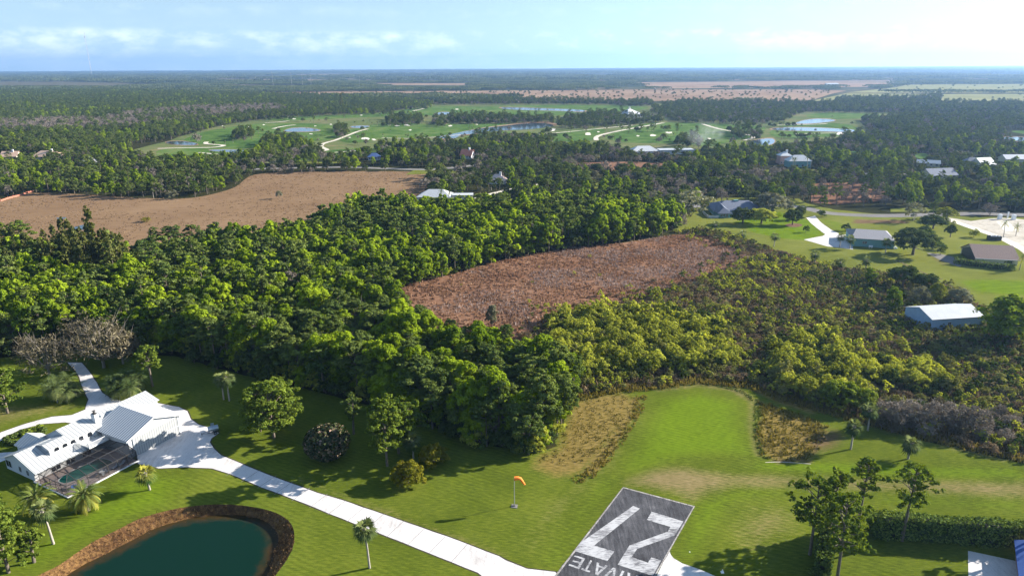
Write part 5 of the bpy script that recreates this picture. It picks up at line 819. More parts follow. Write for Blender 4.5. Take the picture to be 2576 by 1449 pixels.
# pool deck, pool, cage
loc = lambda s, t: (OX+math.cos(HA)*s+math.sin(HA)*t, OY+math.sin(HA)*s-math.cos(HA)*t)
A1 = lambda a, b: P((a/6.133)*.8587, (1260+b/6.133)*.8587, .1)
POOL = spline([A1(*q_) for q_ in [(1060, 900), (1100, 935), (1200, 945), (1380, 885), (1560, 800), (1740, 712), (1900, 640), (2010, 600), (2010, 560), (1900, 518), (1760, 512), (1600, 600), (1400, 665), (1230, 770), (1110, 840)]], 3)
sheet('pool_deck', [loc(-1.35, 3), loc(-1.35, 14.6), loc(13.4, 14.6), loc(13.4, 3)], .1, 'deck', holes=[POOL])
kb = MB(); kb.box((-1.4, -14.85, 0), (13.5, -14.6, .22)); kb.box((-1.6, -14.85, 0), (-1.4, -3, .22)); ko = obj('deck_kerb', kb, 'white_wall', loc=(OX, OY, 0), rz=HA); tag(ko, 'low white kerb along the outer edge of the screened pool deck', 'kerb')
pl = empty('swimming_pool', (*loc(5, 8), 0), 0, 'long green swimming pool under the dark screen cage', 'pool')
pw = sheet('water', POOL, .06, 'pool_water'); pw.parent = pl; pw.matrix_parent_inverse = Matrix.Translation((-loc(5, 8)[0], -loc(5, 8)[1], 0)); del pw['kind']
cm = MB(); n_ = len(POOL); cc = POOL.mean(0); outp = cc+(POOL-cc)*1.035; cm.add([(*p, .11) for p in POOL]+[(*p, .13) for p in outp]+[(*p, -.3) for p in POOL], [(i, n_+i, n_+(i+1) % n_, (i+1) % n_) for i in range(n_)]+[(2*n_+i, i, (i+1) % n_, 2*n_+(i+1) % n_) for i in range(n_)]); cp_ = obj('coping', cm, 'white_wall', pl); cp_.matrix_parent_inverse = Matrix.Translation((-loc(5, 8)[0], -loc(5, 8)[1], 0))
cg = empty('pool_cage', (OX, OY, 0), HA, 'dark framed screen cage covering the pool beside the white house', 'cage')
f_ = MB(); S = np.linspace(-1.3, 13.3, 8); r_ = .075
def fb(a, b, w_=r_): f_.tube(L3(*a), L3(*b), w_, w_, 4)
for i, s_ in enumerate(S):
    if 0 < i: 
        fb((s_, 14.5, 0), (s_, 14.5, 2.5)); fb((s_, 14.5, 2.5), (s_, 11.6, 3.3)); fb((s_, 11.6, 3.3), (s_, 5, 2.62), r_)
    if i < 7: fb((s_, 14.5, 1.0), (S[i+1], 14.5, 1.0), .035)
fb((-1.3, 14.5, 0), (-1.3, 14.5, 2.5)); fb((-1.3, 14.5, 2.5), (S[1], 11.6, 3.3)); fb((-1.3, 14.5, 2.5), (13.3, 14.5, 2.5), .08); fb((S[1], 11.6, 3.3), (13.3, 11.6, 3.3)); fb((S[1], 8.3, 2.96), (13.3, 8.3, 2.96)); fb((-1.3, 14.5, 2.5), (-1.3, 3.2, 2.5), .08); fb((-1.3, 14.5, 0.12), (13.3, 14.5, .12), .05); fb((-1.3, 14.5, .12), (-1.3, 3.2, .12), .05); fb((-1.3, 14.5, 1.), (-1.3, 3.2, 1.), .035)
for t_ in (12.6, 10.7, 8.8, 6.9, 5.): fb((-1.3, t_, 0), (-1.3, t_, 2.5), .05)
fb((-1.3, 10.7, 2.5), (S[1], 8.3, 2.96), .05); fb((-1.3, 6.9, 2.5), (S[1], 5, 2.62), .05); fb((-1.3, 12.6, 0.1), (-1.3, 10.7, 2.5), .03); fb((-1.3, 10.7, .1), (-1.3, 12.6, 2.5), .03); fb((S[1], 11.6, 3.3), (S[1], 5, 2.62))
for t_ in (13.2,): fb((13.3, t_, 0), (13.3, t_, 2.9), .05)
fb((13.3, 14.5, 1), (13.3, 12.5, 1), .04); fb((11.2, 14.5, .1), (13.3, 14.5, 2.5), .03); obj('frame', f_, 'dark_frame', cg)
q_ = MB(); q_.poly([L3(-1.3, 14.5, .1), L3(13.3, 14.5, .1), L3(13.3, 14.5, 2.5), L3(-1.3, 14.5, 2.5)]); q_.poly([L3(-1.3, 14.5, 2.5), L3(13.3, 14.5, 2.5), L3(13.3, 11.6, 3.3), L3(S[1], 11.6, 3.3)]); q_.poly([L3(S[1], 11.6, 3.3), L3(13.3, 11.6, 3.3), L3(13.3, 5, 2.62), L3(S[1], 5, 2.62)]); q_.poly([L3(-1.3, 14.5, .1), L3(-1.3, 14.5, 2.5), L3(-1.3, 5, 2.5), L3(-1.3, 5, .1)]); q_.poly([L3(-1.3, 14.5, 2.5), L3(S[1], 11.6, 3.3), L3(S[1], 5, 2.62), L3(-1.3, 5, 2.5)]); q_.poly([L3(13.3, 14.5, .1), L3(13.3, 12.4, .1), L3(13.3, 12.4, 3.1), L3(13.3, 14.5, 2.5)]); obj('screen', q_, 'screen_mesh', cg)
# patio things
def chair_at(s, t, rz, mat, label, name='patio_chair', grp=None):
    e = empty(name, (*loc(s, t), .1), rz, label, 'chair', grp); m_ = MB(); m_.box((-.25, -.25, .4), (.25, .25, .46)); obj('seat', m_, mat, e); m_ = MB(); m_.box((-.25, .22, .46), (.25, .28, .95)); obj('backrest', m_, mat, e)
    for a in (-.22, .22):
        for b_ in (-.22, .22): m_ = MB(); m_.tube((a, b_, 0), (a, b_, .4), .02, n=4); obj('leg', m_, 'dark_frame', e)
def table_at(s, t, label, r_=.55):
    e = empty('patio_table', (*loc(s, t), .1), 0, label, 'table'); m_ = MB(); m_.tube((0, 0, .68), (0, 0, .73), r_, n=16); obj('tabletop', m_, 'white_wall', e)
    for k in range(4): m_ = MB(); m_.tube((.35*math.cos(k*1.57), .35*math.sin(k*1.57), 0), (.3*math.cos(k*1.57), .3*math.sin(k*1.57), .68), .025, n=4); obj('leg', m_, 'dark_frame', e)
table_at(6.6, 12.9, 'round white patio table on the deck near the middle of the outer screen')
for k in range(4): chair_at(6.6+.95*math.cos(k*1.57+.4), 12.9+.95*math.sin(k*1.57+.4), HA-k*1.57+1.0, 'white_wall', 'white patio chair set round the table by the outer screen', grp='white patio chairs')
chair_at(1.3, 12.4, 2.2, 'chair_blue', 'blue patio chair by the near corner of the pool, facing the water', 'lounge_chair'); chair_at(.6, 13.0, 1.2, 'chair_blue', 'blue patio chair in the cage corner beside the other blue chair', 'lounge_chair')
for k, (s_, t_) in enumerate(((9.2, 12.9), (10.4, 13.1))):
    e = empty('sun_lounger', (*loc(s_, t_), .1), HA+.2, ('pale sun lounger on the deck nearer the white patio table', 'pale sun lounger on the deck nearer the hangar door')[k], 'sun lounger'); m_ = MB(); m_.box((-.6, -.3, .28), (.6, .3, .34)); obj('seat', m_, 'white_wall', e); m_ = MB(); m_.prism([(.6, -.3, .3), (.6, .3, .3), (1.1, .3, .7), (1.1, -.3, .7)], (0, 0, .05)); obj('backrest', m_, 'white_wall', e)
    for a in (-.5, .5): m_ = MB(); m_.box((a-.03, -.28, 0), (a+.03, .28, .28)); obj('leg', m_, 'dark_frame', e)
# --- other buildings near
sh = house('metal_shed', 'pale blue metal shed with bright low gable roof in the scrub', 131.4, 199.7, R(8.5), 18, 12, 4.0, 6.0, 'shed_wall', 'shed_roof', over=.25, cat='shed'); window(sh, (6.3, 0, 1.9), 1.0, 1.6, (0, -1), 'grey_metal'); 
m_ = MB(); m_.box((12.6, -.1, 0), (13.6, -.02, 2.1)); obj('door', m_, 'white_wall', sh); m_ = MB(); m_.prism([(-.3, -.32, 3.8), (18.3, -.32, 3.8), (18.3, -.32, 3.95), (-.3, -.32, 3.95)], (0, -.1, 0)); obj('gutter', m_, 'dark_frame', sh)
bh = house('cream_house', 'cream building with brown gable roof and black boarded end', 194.6, 275.5, R(-14), 15.4, 17, 2.8, 6.5, 'cream_wall', 'brown_shingle', over=.6, wins=(('f', 12.6, 1.3, 1.5, 1.2),)); m_ = MB(); m_.prism([(-.03, 1.2, .05), (-.03, 15.6, .05), (-.03, 15.6, 2.9), (-.03, 8.5, 5.2), (-.03, 1.2, 2.9)][::-1], (-.08, 0, 0)); obj('boarded_end', m_, 'black_board', bh); m_ = MB(); m_.box((-.6, -.75, 2.35), (16, -.62, 2.55)); obj('gutter', m_, 'white_wall', bh)
th_ = house('teal_house', 'teal building with grey shingle hip roof and double window', 156.8, 305.9, R(-18), 17.5, 19, 3.9, 6.2, 'teal_wall', 'grey_shingle', 'hip', .4, inset=2.6, wins=(('f', 5.0, 2.1, .8, 1.1), ('f', 6.0, 2.1, .8, 1.1))); m_ = MB(); m_.box((17.5, -.05, 0), (17.62, .5, 3.85)); obj('corner_board', m_, 'white_wall', th_)
m_ = MB(); m_.box((17.9, -.4, 0), (18.6, .4, 1.1)); m_.box((18.7, -.2, 0), (19.2, .3, .7)); tag(obj('equipment_boxes', m_, 'post_white', loc=(156.8, 305.9, 0), rz=R(-18)), 'white equipment boxes against the lit end of the teal building', 'utility box')
m_ = MB(); m_.tube((7.2, -1.2, .7), (8.8, -1.2, .7), .5, n=10); m_.box((7.4, -1.5, 0), (7.6, -.9, .4)); m_.box((8.4, -1.5, 0), (8.6, -.9, .4)); tag(obj('gas_tank', m_, 'post_white', loc=(156.8, 305.9, 0), rz=R(-18)), 'white gas tank on the grass before the teal wall', 'tank')
bl_ = house('blue_house', 'pale house with sprawling slate blue hip roof among garden trees', 113, 375, R(-2), 29, 20, 2.7, 6.6, 'teal_wall', 'blue_shingle', 'hip', .6, inset=8, wins=(('f', 12, 1.4, 1.6, 1.4),))
r = MB(); roof_slab(r, [(0.2, -7.2, 2.45), (4.3, -3.4, 5.4), (4.3, 9.5, 6.3), (.2, 2, 2.45)], uvaxis=(0, 1, 0)); roof_slab(r, [(4.3, -3.4, 5.4), (8.4, -7.2, 2.45), (8.4, 2, 2.45), (4.3, 9.5, 6.3)], uvaxis=(0, 1, 0)); roof_slab(r, [(.2, -7.2, 2.45), (8.4, -7.2, 2.45), (4.3, -3.4, 5.4)]); obj('wing_roof', r, 'blue_shingle', bl_)
w = MB(); w.box((.8, -6.6, 0), (7.8, -.02, 2.7)); ww_ = obj('wing_wall', w, 'teal_wall', bl_); [window(ww_, (2.4+k*1.5, -6.6, 1.4), .9, 1.6, (0, -1)) for k in range(3)]; w = MB(); w.box((13, 9, 4.5), (15.5, 10.5, 6.9)); obj('chimney', w, 'teal_wall', bl_); w = MB(); w.box((-5, -7, 0), (-4.8, 6, 1.4)); w.box((-5, -7, 0), (.8, -6.8, 1.4)); obj('garden_wall', w, 'white_wall', bl_)
br_ = house('blue_roofed_house', 'corner of a pale house under a ribbed bright blue metal roof', 0, 0, 0, 20, 14, 3.0, 5.6, 'pink_wall', 'blue_roof', over=.6); A_ = math.atan2(10.5, 6.5); br_.rotation_euler = (0, 0, A_+math.pi+math.pi); br_.location = (85.1-math.cos(A_)*20+.5, 97.7-math.sin(A_)*20-1.2, 0)
br_.rotation_euler = (0, 0, A_); ry = MB()
# mirror so that the left slope faces the drive: the ridge runs along the long side, body lies to the right
br_.scale = (1, -1, 1)
# --- middle distance
far_h = [
 ('white_roofed_house', 'white roofed house behind the bright trees at the end of the tan field', 1050, 506, -.1, 21, 14, 2.8, 6.3, 'white_wall', 'white_metal', 'hip', 6), ('white_roofed_house', 'low white annexe with a long flat roof beside tall palms', 1140, 506, .05, 12, 7, 3.2, 3.4, 'white_wall', 'white_metal', 'flat', 0),
 ('clubhouse', 'clubhouse with steep pyramid roof and white cupola among golf trees', 1580, 297, .55, 32, 32, 4, 12.5, 'white_wall', 'white_metal', 'hip', 13), ('villa', 'villa with a pale blue and white hip roof near the smoke', 1590, 389, .1, 26, 14, 3, 7, 'white_wall', 'white_metal', 'hip', 7), ('villa', 'long flat white roofed villa behind the dark tree row', 1662, 389, .02, 32, 14, 3.6, 4, 'white_wall', 'white_metal', 'flat', 0),
 ('brick_villa', 'tall brick villa with white hip roof behind the royal palms', 1962, 414, .0, 9, 9, 7.4, 10, 'pink_wall', 'white_metal', 'hip', 4), ('villa', 'white villa with a two storey porch behind the royal palms', 1984, 422, .0, 18, 10, 5.6, 9.5, 'teal_wall', 'white_metal', 'hip', 5),
 ('villa', 'villa under a slate blue roof between round trees', 2342, 452, .15, 21, 13, 3, 7, 'cream_wall', 'blue_shingle', 'gable', 0), ('villa', 'grey roofed villa left of the paler gables before the fairway', 2428, 422, -.1, 14, 12, 3, 7.5, 'cream_wall', 'grey_shingle', 'hip', 5), ('villa', 'villa with twin white gables before the fairway', 2470, 424, .3, 14, 12, 3, 7.5, 'cream_wall', 'white_metal', 'gable', 0), ('villa', 'long white roof lying along the fairway edge', 2530, 409, 0, 26, 10, 3, 6, 'cream_wall', 'white_metal', 'gable', 0),
 ('villa', 'low villa with narrow white roof beside the small green', 2306, 418, -.5, 16, 8, 3, 5, 'cream_wall', 'white_metal', 'gable', 0), ('tiled_villa', 'peach tiled villa hidden in the western trees', 80, 402, .0, 26, 12, 3, 7.5, 'cream_wall', 'peach_tile', 'hip', 6), ('tiled_villa', 'peach tiled villa at the edge of the western trees', 2, 402, .1, 14, 10, 3, 7, 'cream_wall', 'peach_tile', 'gable', 0), ('tiled_villa', 'small peach roofed villa right of the larger tiled one', 158, 394, .1, 9, 8, 3, 6.5, 'cream_wall', 'peach_tile', 'gable', 0),
 ('villa', 'grey roofed villa half hidden in the western trees', 202, 418, .3, 12, 9, 3, 7, 'cream_wall', 'grey_shingle', 'hip', 4), ('tiled_house', 'house with red orange tile roof behind the needle trees', 122, 652, .1, 17, 11, 3.4, 8.2, 'cream_wall', 'red_tile', 'hip', 5), ('blue_tiled_house', 'house with cobalt blue roof under the pines by the golf course', 926, 404, .2, 11, 9, 3.2, 6, 'white_wall', 'blue_roof_dark', 'hip', 4), ('tiled_villa', 'white villa with small red tile roof and chimney among pines', 1158, 399, -.4, 11, 8, 3.4, 8, 'white_wall', 'red_tile', 'gable', 0), ('tiled_villa', 'villa with pale pink roof below the leafless tree', 1228, 463, -.2, 12, 9, 3, 6.5, 'white_wall', 'pink_roof', 'hip', 4),
 ('farm_building', 'white farm building beyond the dry fields', 2080, 216, 0, 46, 20, 6, 9, 'white_wall', 'white_metal', 'gable', 0)]
paint('blue_roof_dark', (.04, .08, .2), .8, .15, 2.); paint('peach_tile', (.62, .42, .3), .8, .12, 2.); paint('red_tile', (.55, .2, .13), .8, .15, 2.); paint('pink_roof', (.6, .45, .4), .8, .12, 2.)
for nm, lb, u, v, rz, lx, ly, hw_, hr_, wm, rm, st, ins in far_h:
    e = house(nm, lb, *P(u, v), rz, lx, ly, hw_, hr_, wm, rm, st, .6, inset=ins, wins=tuple(('f', lx*(k+.5)/4, 1.6, lx*.1, 1.3) for k in range(4)) if st != 'x' else ())
    if nm == 'clubhouse': m_ = MB(); m_.box((15, 15, 11.5), (17, 17, 15)); m_.prism([(14.6, 14.6, 15), (17.4, 14.6, 15), (17.4, 17.4, 15), (14.6, 17.4, 15)], (0, 0, .5)); obj('cupola', m_, 'white_wall', e)
    if 'brick' in nm or nm == 'tiled_villa': m_ = MB(); m_.box((lx*.6, ly*.4, hr_-2), (lx*.6+1.6, ly*.4+1.2, hr_+1.6)); obj('chimney', m_, 'white_wall', e)
# ------------------------------------------------------------------ windsock, trailer, gate and small things
wx, wy = P(1294, 1273); ws = empty('windsock', (wx, wy, 0), 0, 'orange windsock on a grey pole standing on the lawn', 'windsock')
m_ = MB(); m_.tube((0, 0, 0), (0, 0, 6.35), .075, .05, 8); obj('pole', m_, 'pole_grey', ws); m_ = MB(); m_.prism([(-.65, -.45, 0.02), (.5, -.7, .02), (.65, .4, .02), (-.5, .6, .02)], (0, 0, .1)); m_.box((-.18, -.18, .12), (.18, .18, .35)); obj('base', m_, 'road', ws)
m_ = MB(); ring = [[(.35*math.cos(a)*0, .0, 0)]]; path_ = [((0, 0, 6.1), .42, (1, 0, 0)), ((.7, 0, 6.22), .38, (1, 0, -.05)), ((1.15, -.02, 6.1), .33, (.8, 0, -.6)), ((1.5, -.05, 5.6), .28, (.55, 0, -.85)), ((1.95, -.08, 4.85), .2, (.5, 0, -.87))]; n_ = 12; vs_ = []
for c_, r2, d_ in path_:
    d_ = Vector(d_).normalized(); s1 = Vector((0, 1, 0)); s2 = d_.cross(s1).normalized()
    for k in range(n_): t_ = 2*math.pi*k/n_; vs_.append(tuple(Vector(c_)+s1*(r2*math.cos(t_))+s2*(r2*.9*math.sin(t_))))
m_.add(vs_, [(i*n_+k, i*n_+(k+1) % n_, (i+1)*n_+(k+1) % n_, (i+1)*n_+k) for i in range(len(path_)-1) for k in range(n_)]); obj('sock', m_, 'orange_cloth', ws, smooth=True); m_ = MB(); m_.tube((0, -.45, 6.1), (0, .45, 6.1), .03); m_.tube((0, 0, 5.9), (0, 0, 6.5), .04); obj('hoop', m_, 'pole_grey', ws)
tx, ty = P(538, 1090); tr = empty('smoker_trailer', (tx, ty, 0), R(28), 'silver barrel trailer parked at the rim of the concrete apron', 'trailer'); m_ = MB(); m_.tube((-1.1, 0, 1.35), (1.1, 0, 1.35), .62, n=14); m_.box((-.4, .2, 1.9), (.3, .35, 2.5)); obj('barrel', m_, 'galvanised', tr); m_ = MB(); m_.box((-1.4, -.5, .55), (1.4, -.42, .68)); m_.box((-1.4, .42, .55), (1.4, .5, .68)); m_.box((-1.0, -.4, .66), (-.9, .4, .9)); m_.box((.9, -.4, .66), (1.0, .4, .9)); m_.tube((-1.4, -.46, .6), (-2.6, 0, .55), .05, n=4); m_.tube((-1.4, .46, .6), (-2.6, 0, .55), .05, n=4); m_.tube((-2.5, 0, 0), (-2.5, 0, .9), .05, n=5); obj('chassis', m_, 'dark_frame', tr)
for s_ in (-.72, .72): m_ = MB(); m_.tube((.3, s_-.1, .38), (.3, s_+.1, .38), .38, n=14); wl = obj('wheel', m_, 'black_rubber', tr); m_ = MB(); m_.tube((.3, s_-.12, .38), (.3, s_+.12, .38), .18, n=10); obj('rim', m_, 'galvanised', wl)
gx_, gy_ = P(2514, 552)
for k, (u, v) in enumerate(((2514, 552), (2549, 553))):
    m_ = MB(); m_.box((-.8, -.7, 0), (.8, .7, 2.4)); m_.box((-.95, -.85, 2.4), (.95, .85, 2.6)); m_.box((-.6, -.5, 2.6), (.6, .5, 2.8)); tag(obj('gate_pillar', m_, 'post_white', loc=(*P(u, v), 0)), ('white square gate pillar nearer the leafless tree by the sandy lot', 'white square gate pillar farther from the leafless tree by the sandy lot')[k], 'gate pillar')
m_ = MB(); m_.box((-.25, -.25, 0), (.25, .25, 3.3)); m_.box((-.35, -.35, 3.3), (.35, .35, 3.5)); tag(obj('post', m_, 'post_white', loc=(*P(2534, 550), 0)), 'slim white post standing between the two gate pillars', 'post')
dx, dy = P(2500, 604); d_ = empty('dumpster', (dx, dy, 0), R(-12), 'black open skip filled with debris beside the sandy lot', 'skip'); m_ = MB()
for a, b in (((-2.7, -1.3, 0), (2.7, -1.2, 2.0)), ((-2.7, 1.2, 0), (2.7, 1.3, 2.0)), ((-2.7, -1.2, 0), (-2.6, 1.2, 2.0)), ((2.6, -1.2, 0), (2.7, 1.2, 2.0))): m_.box(a, b)
for k in range(6): m_.box((-2.6+k*1.0, -1.36, .1), (-2.5+k*1.0, -1.3, 1.95))
obj('body', m_, 'black_board', d_); m_ = MB()
for k in range(26): a = random.uniform(-2.3, 1.9); b = random.uniform(-1.1, .6); c_ = random.uniform(1.2, 1.9); m_.box((a, b, c_-.4), (a+random.uniform(.2, .9), b+random.uniform(.1, .5), c_+random.uniform(0, .4)))
obj('debris', m_, 'post_white', d_)
def small_cone(u, v, lb, mat, s=1.): m_ = MB(); m_.tube((0, 0, .04), (0, 0, .75*s), .25*s, .04*s, 8); m_.box((-.32*s, -.32*s, 0), (.32*s, .32*s, .05)); tag(obj('marker_cone', m_, mat, loc=(*P(u, v), .02)), lb, 'marker')
small_cone(1867, 585, 'pale marker cone on the mown grass below the blue roofed house', 'post_white', 1.7); small_cone(1817, 1439, 'white marker cone on the grass beside the shaded apron', 'post_white', .8); small_cone(1735, 1388, 'small white marker by the runway corner', 'post_white', .3)
# silt fence at the far corner of the tan field
fc = MB(); pts_ = [(*P(u, v), 0) for u, v in ((2, 507), (20, 501), (34, 497), (52, 493), (66, 487), (84, 483))]
for a, b in zip(pts_[:-1], pts_[1:]): fc.prism([a, b, (b[0], b[1], 1.0), (a[0], a[1], 1.0)], (.05, .05, 0)); fc.tube(a, (a[0], a[1], 1.9), .06, n=4)
tag(obj('silt_fence', fc, 'fence_orange' if paint('fence_orange', (.38, .14, .09), .8, .25) else '', ), 'orange mesh fence curving along the corner of the tan field', 'fence')
# masts and poles
def mast(u, vb, vt, lb, w_=1.2, kind='radio_mast'):
    x, y = P(u, vb); h = hgt((u, vb), (u, vt)); m_ = MB()
    for k in range(3): a = k*2.094; m_.tube((w_*math.cos(a), w_*math.sin(a), 0), (w_*math.cos(a), w_*math.sin(a), h), w_*.3, n=3)
    n_ = int(h/(w_*4)); 
    for k in range(n_):
        for q2 in range(3): a, b = q2*2.094, (q2+1)*2.094; z0, z1 = h*k/n_, h*(k+1)/n_; m_.tube((w_*math.cos(a), w_*math.sin(a), z0), (w_*math.cos(b), w_*math.sin(b), z1), w_*.12, n=3)
    e = empty(kind, (x, y, 0), 0, lb, 'mast'); obj('lattice', m_, 'pole_grey', e); m_ = MB(); m_.box((-w_*2.2, -w_*1.2, h*.86), (w_*.6, w_*1.2, h*.885)); obj('antenna', m_, 'pole_grey', e); return e
mast(231, 189, 80, 'very tall thin radio mast rising above the horizon', 3.4)
mast(905, 214, 190, 'slim pale mast standing in the far wood, nearest the golf course', .42); mast(688, 222, 179, 'pale mast left of the dry fields, reaching the horizon', .42); mast(735, 222, 183, 'pale mast just right of the tallest wood mast', .42); mast(762, 219, 186, 'pale mast, third in the row left of the dry fields', .42); mast(783, 218, 184, 'pale mast, rightmost of the row left of the dry fields', .42)
pm = None
for k in range(27):
    u = 330+k*82; v = 224.5-k*.28; x, y = P(u, v)
    if pm is None: m_ = MB(); m_.tube((0, 0, 0), (0, 0, 17), .3, .22, 5); pm = m_.mesh('utility_pole', 'pole_grey'); m2 = MB(); m2.box((-2.4, -.15, 15), (2.4, .15, 15.3)); pm2 = m2.mesh('crossarm', 'pole_grey')
    o_ = bpy.data.objects.new('utility_pole', pm); link(o_); o_.location = (x, y, 0); tag(o_, 'pale utility pole in the line crossing the far plain', 'pole', 'utility poles across the plain'); c_ = bpy.data.objects.new('crossarm', pm2); link(c_, o_)
# ------------------------------------------------------------------ plants that can be told apart
H0 = dict(broadleaf_tree=11., pine_tree=14.5, oak_tree=8.3, bare_tree=8., needle_tree=17.5, willow_shrub=3.4, dark_shrub=3., palm_tree=6.6, grey_tree=6.8)
def at(kn, vi, base, top, label, lod=0, leaf=None, wide=1., name=None, sh_=None):
    x, y = P(*base); h = hgt(base, (base[0], top)); h0 = TMH[kn, vi]; s = h/h0; o = make_tree(kn, vi, lod, x, y, s*wide, random.uniform(0, 6.28), label, None, leaf=leaf, name=name, sz=s); return o
TMH = {}
for kn in KINDS:
    for vi in range(len(KINDS[kn][0])): me = TM[kn, 0, vi][0]; c_ = np.zeros(len(me.vertices)*3); me.vertices.foreach_get('co', c_); TMH[kn, vi] = float(np.percentile(c_.reshape(-1, 3)[:, 2], 99.5))
def custom(name, t, leaf, bark, base, rz, label, cat, scale=1.):
    e = empty(name, (*P(*base), 0), rz, label, cat); obj('crown' if cat != 'shrub' else 'foliage', t.mesh('crown', leaf), None, e); obj('trunk' if cat != 'shrub' else 'stems', t.mesh('trunk', None, bark, foliage=False), None, e); e.scale = (scale,)*3; return e
# big pines on the lawn
def bigpine(seed, H, Rc, base, label, n=26, dens=1., low=.3, leaf='leaf_pine_near'):
    t = Leafy(seed); g = t.g; lean = g.normal(0, .4, 2); t.limb([(0, 0, -.2), (lean[0]*.3, lean[1]*.3, H*.4), (lean[0], lean[1], H*.93)], [.3, .22, .06], 8)
    for i in range(n):
        f = (i+.5)/n; z = H*(low+(.95-low)*f); k = math.sin(math.pi*(.22+.7*f))**.8; a = i*2.4+g.uniform(-.5, .5); rr = Rc*k*g.uniform(.45, 1.); c = (lean[0]*z/H+rr*math.cos(a), lean[1]*z/H+rr*math.sin(a), z); t.limb([(lean[0]*z/H*.9, lean[1]*z/H*.9, z-.6-rr*.25), ((c[0])*.6, c[1]*.6, z-.2), c], [.1, .06, .02], 4)
        for j in range(3): cc_ = np.array(c)+g.normal(0, Rc*.16, 3)*np.array((1, 1, .5)); t.puff(cc_, Rc*g.uniform(.16, .27), int(110*dens), .3, g.uniform(.5, .75), low=-.6, tilt=.9, base=g.uniform(0, .4), elong=1.7)
    return custom('pine_tree', t, leaf, 'bark', base, g.uniform(0, 6), label, 'pine')
bigpine(501, 14.2, 5.6, (690, 1102), 'broad rounded pine with bright crown standing alone behind the magnolia', 46, 1.35, .24); bigpine(502, 12, 3.6, (655, 1085), 'darker pine leaning against the broad rounded pine on the lawn', 22, 1., .3); bigpine(511, 11, 3.4, (725, 1062), 'pine merging with the far side of the broad rounded pine', 20, 1.1, .3)
bigpine(503, 16.5, 3.7, (974, 1172), 'tall dense pine beside the two yellow green bushes', 38, 1.4, .28); bigpine(504, 13.5, 3.3, (1003, 1140), 'middle pine of the lawn group by the yellow green bushes', 22, 1.1, .3); bigpine(505, 10.5, 3.2, (1030, 1122), 'shorter pine at the right of the lawn group', 18, 1., .35)
bigpine(506, 11.8, 3.2, (384, 972), 'lone spreading pine before the dark forest, right of the palm clumps', 20, 1., .5)
bigpine(507, 16, 3.7, (2037, 1395), 'tall pine left of the leafy hedge corner with low side boughs', 23, 0.56, .42, 'leaf_pine_near'); bigpine(508, 16, 2.6, (2075, 1385), 'pine rising straight out of the hedge corner', 25, 0.62, .45, 'leaf_pine_near'); bigpine(509, 16.6, 3.8, (2105, 1462), 'heavy drooping pine nearest the camera by the hedge', 29, 0.46, .42, 'leaf_pine_near'); bigpine(510, 15, 3.0, (2155, 1335), 'open topped pine behind the hedge corner', 20, 0.50, .55, 'leaf_pine_near'); bigpine(512, 16.1, 3.8, (2268, 1360), 'solitary open pine growing before the long hedge', 23, 0.40, .5, 'leaf_pine_near'); bigpine(513, 15, 3.6, (2625, 1390), 'pine at the right edge with boughs reaching into view', 20, 0.43, .5, 'leaf_pine_near')
bigpine(514, 13, 3.6, (22, 1440), 'bushy pine at the near left corner of the lawn', 26, 1.2, .2); bigpine(515, 6.5, 2., (86, 1414), 'slender young pine between the corner pine and the cabbage palm', 14, .8, .3); bigpine(516, 9, 3.2, (-25, 1345), 'bushy pine at the left edge behind the corner pine', 20, 1.2, .2); bigpine(517, 12, 3.9, (20, 1040), 'wide bright pine at the left edge beyond the curved drive', 26, 1.3, .25)
bigpine(518, 10, 2.6, (890, 1092), 'thin dark pine right of the magnolia', 14, .6, .45, 'leaf_pine')
mg = magnolia(520); custom('magnolia_tree', mg, 'leaf_magnolia', 'bark', (826, 1150), 0, 'dense round magnolia with dark glossy leaves on the lawn', 'tree', 1.22)
for sd, b, s_, lb in ((521, (1092, 1166), 1., 'yellow green bushy tree nearest the shaded forest edge'), (522, (1025, 1216), 1.12, 'yellow green bushy tree casting shade on the lawn before the pines')): t = oak(sd, 0, 4.6, 3.4, .1, .3, .8); custom('ornamental_tree', t, 'leaf_yellow', 'bark', b, 0, lb, 'tree', s_)
# palms
t = feather_palm(531, 3.0, 3.9, 64, .42, .95, .42); custom('date_palm', t, 'date_leaf', 'palm_bark', (222, 1283), 0, 'big date palm with yellowing lower fronds on the open lawn', 'palm'); t = feather_palm(532, 3.6, 3.8, 58, .42, .95, .42); custom('date_palm', t, 'date_leaf', 'palm_bark', (100, 1296), 1, 'big date palm beside the near corner of the pool cage', 'palm')
for sd, b, tp, lb in ((541, (135, 1368), 1268, 'slim cabbage palm below the date palms'), (542, (930, 1428), 1316, 'tall cabbage palm between the taxiway and the near edge'), (543, (377, 1232), 1177, 'small light fan palm on the lawn beside the apron'), (544, (563, 1005), 943, 'left palm of the pair before the dark forest'), (545, (577, 1008), 940, 'right palm of the pair before the dark forest'), (546, (2140, 1130), 1062, 'cabbage palm at the edge of the muddy hollow'), (547, (2183, 1083), 1022, 'dark cabbage palm among the scrub behind the muddy hollow'), (548, (2284, 1154), 1102, 'stout low palm with its crown leaning over the grass'), (549, (1040, 1152), 1098, 'slim palm between the lawn pines and the yellow green bush')):
    h = hgt(b, (b[0], tp)); t = fan_palm(sd, h-1.2, 0, 1.5, 34); custom('cabbage_palm' if sd != 543 else 'fan_palm', t, 'palm_leaf' if sd != 543 else 'date_leaf', 'palm_bark', b, 0, lb, 'palm')
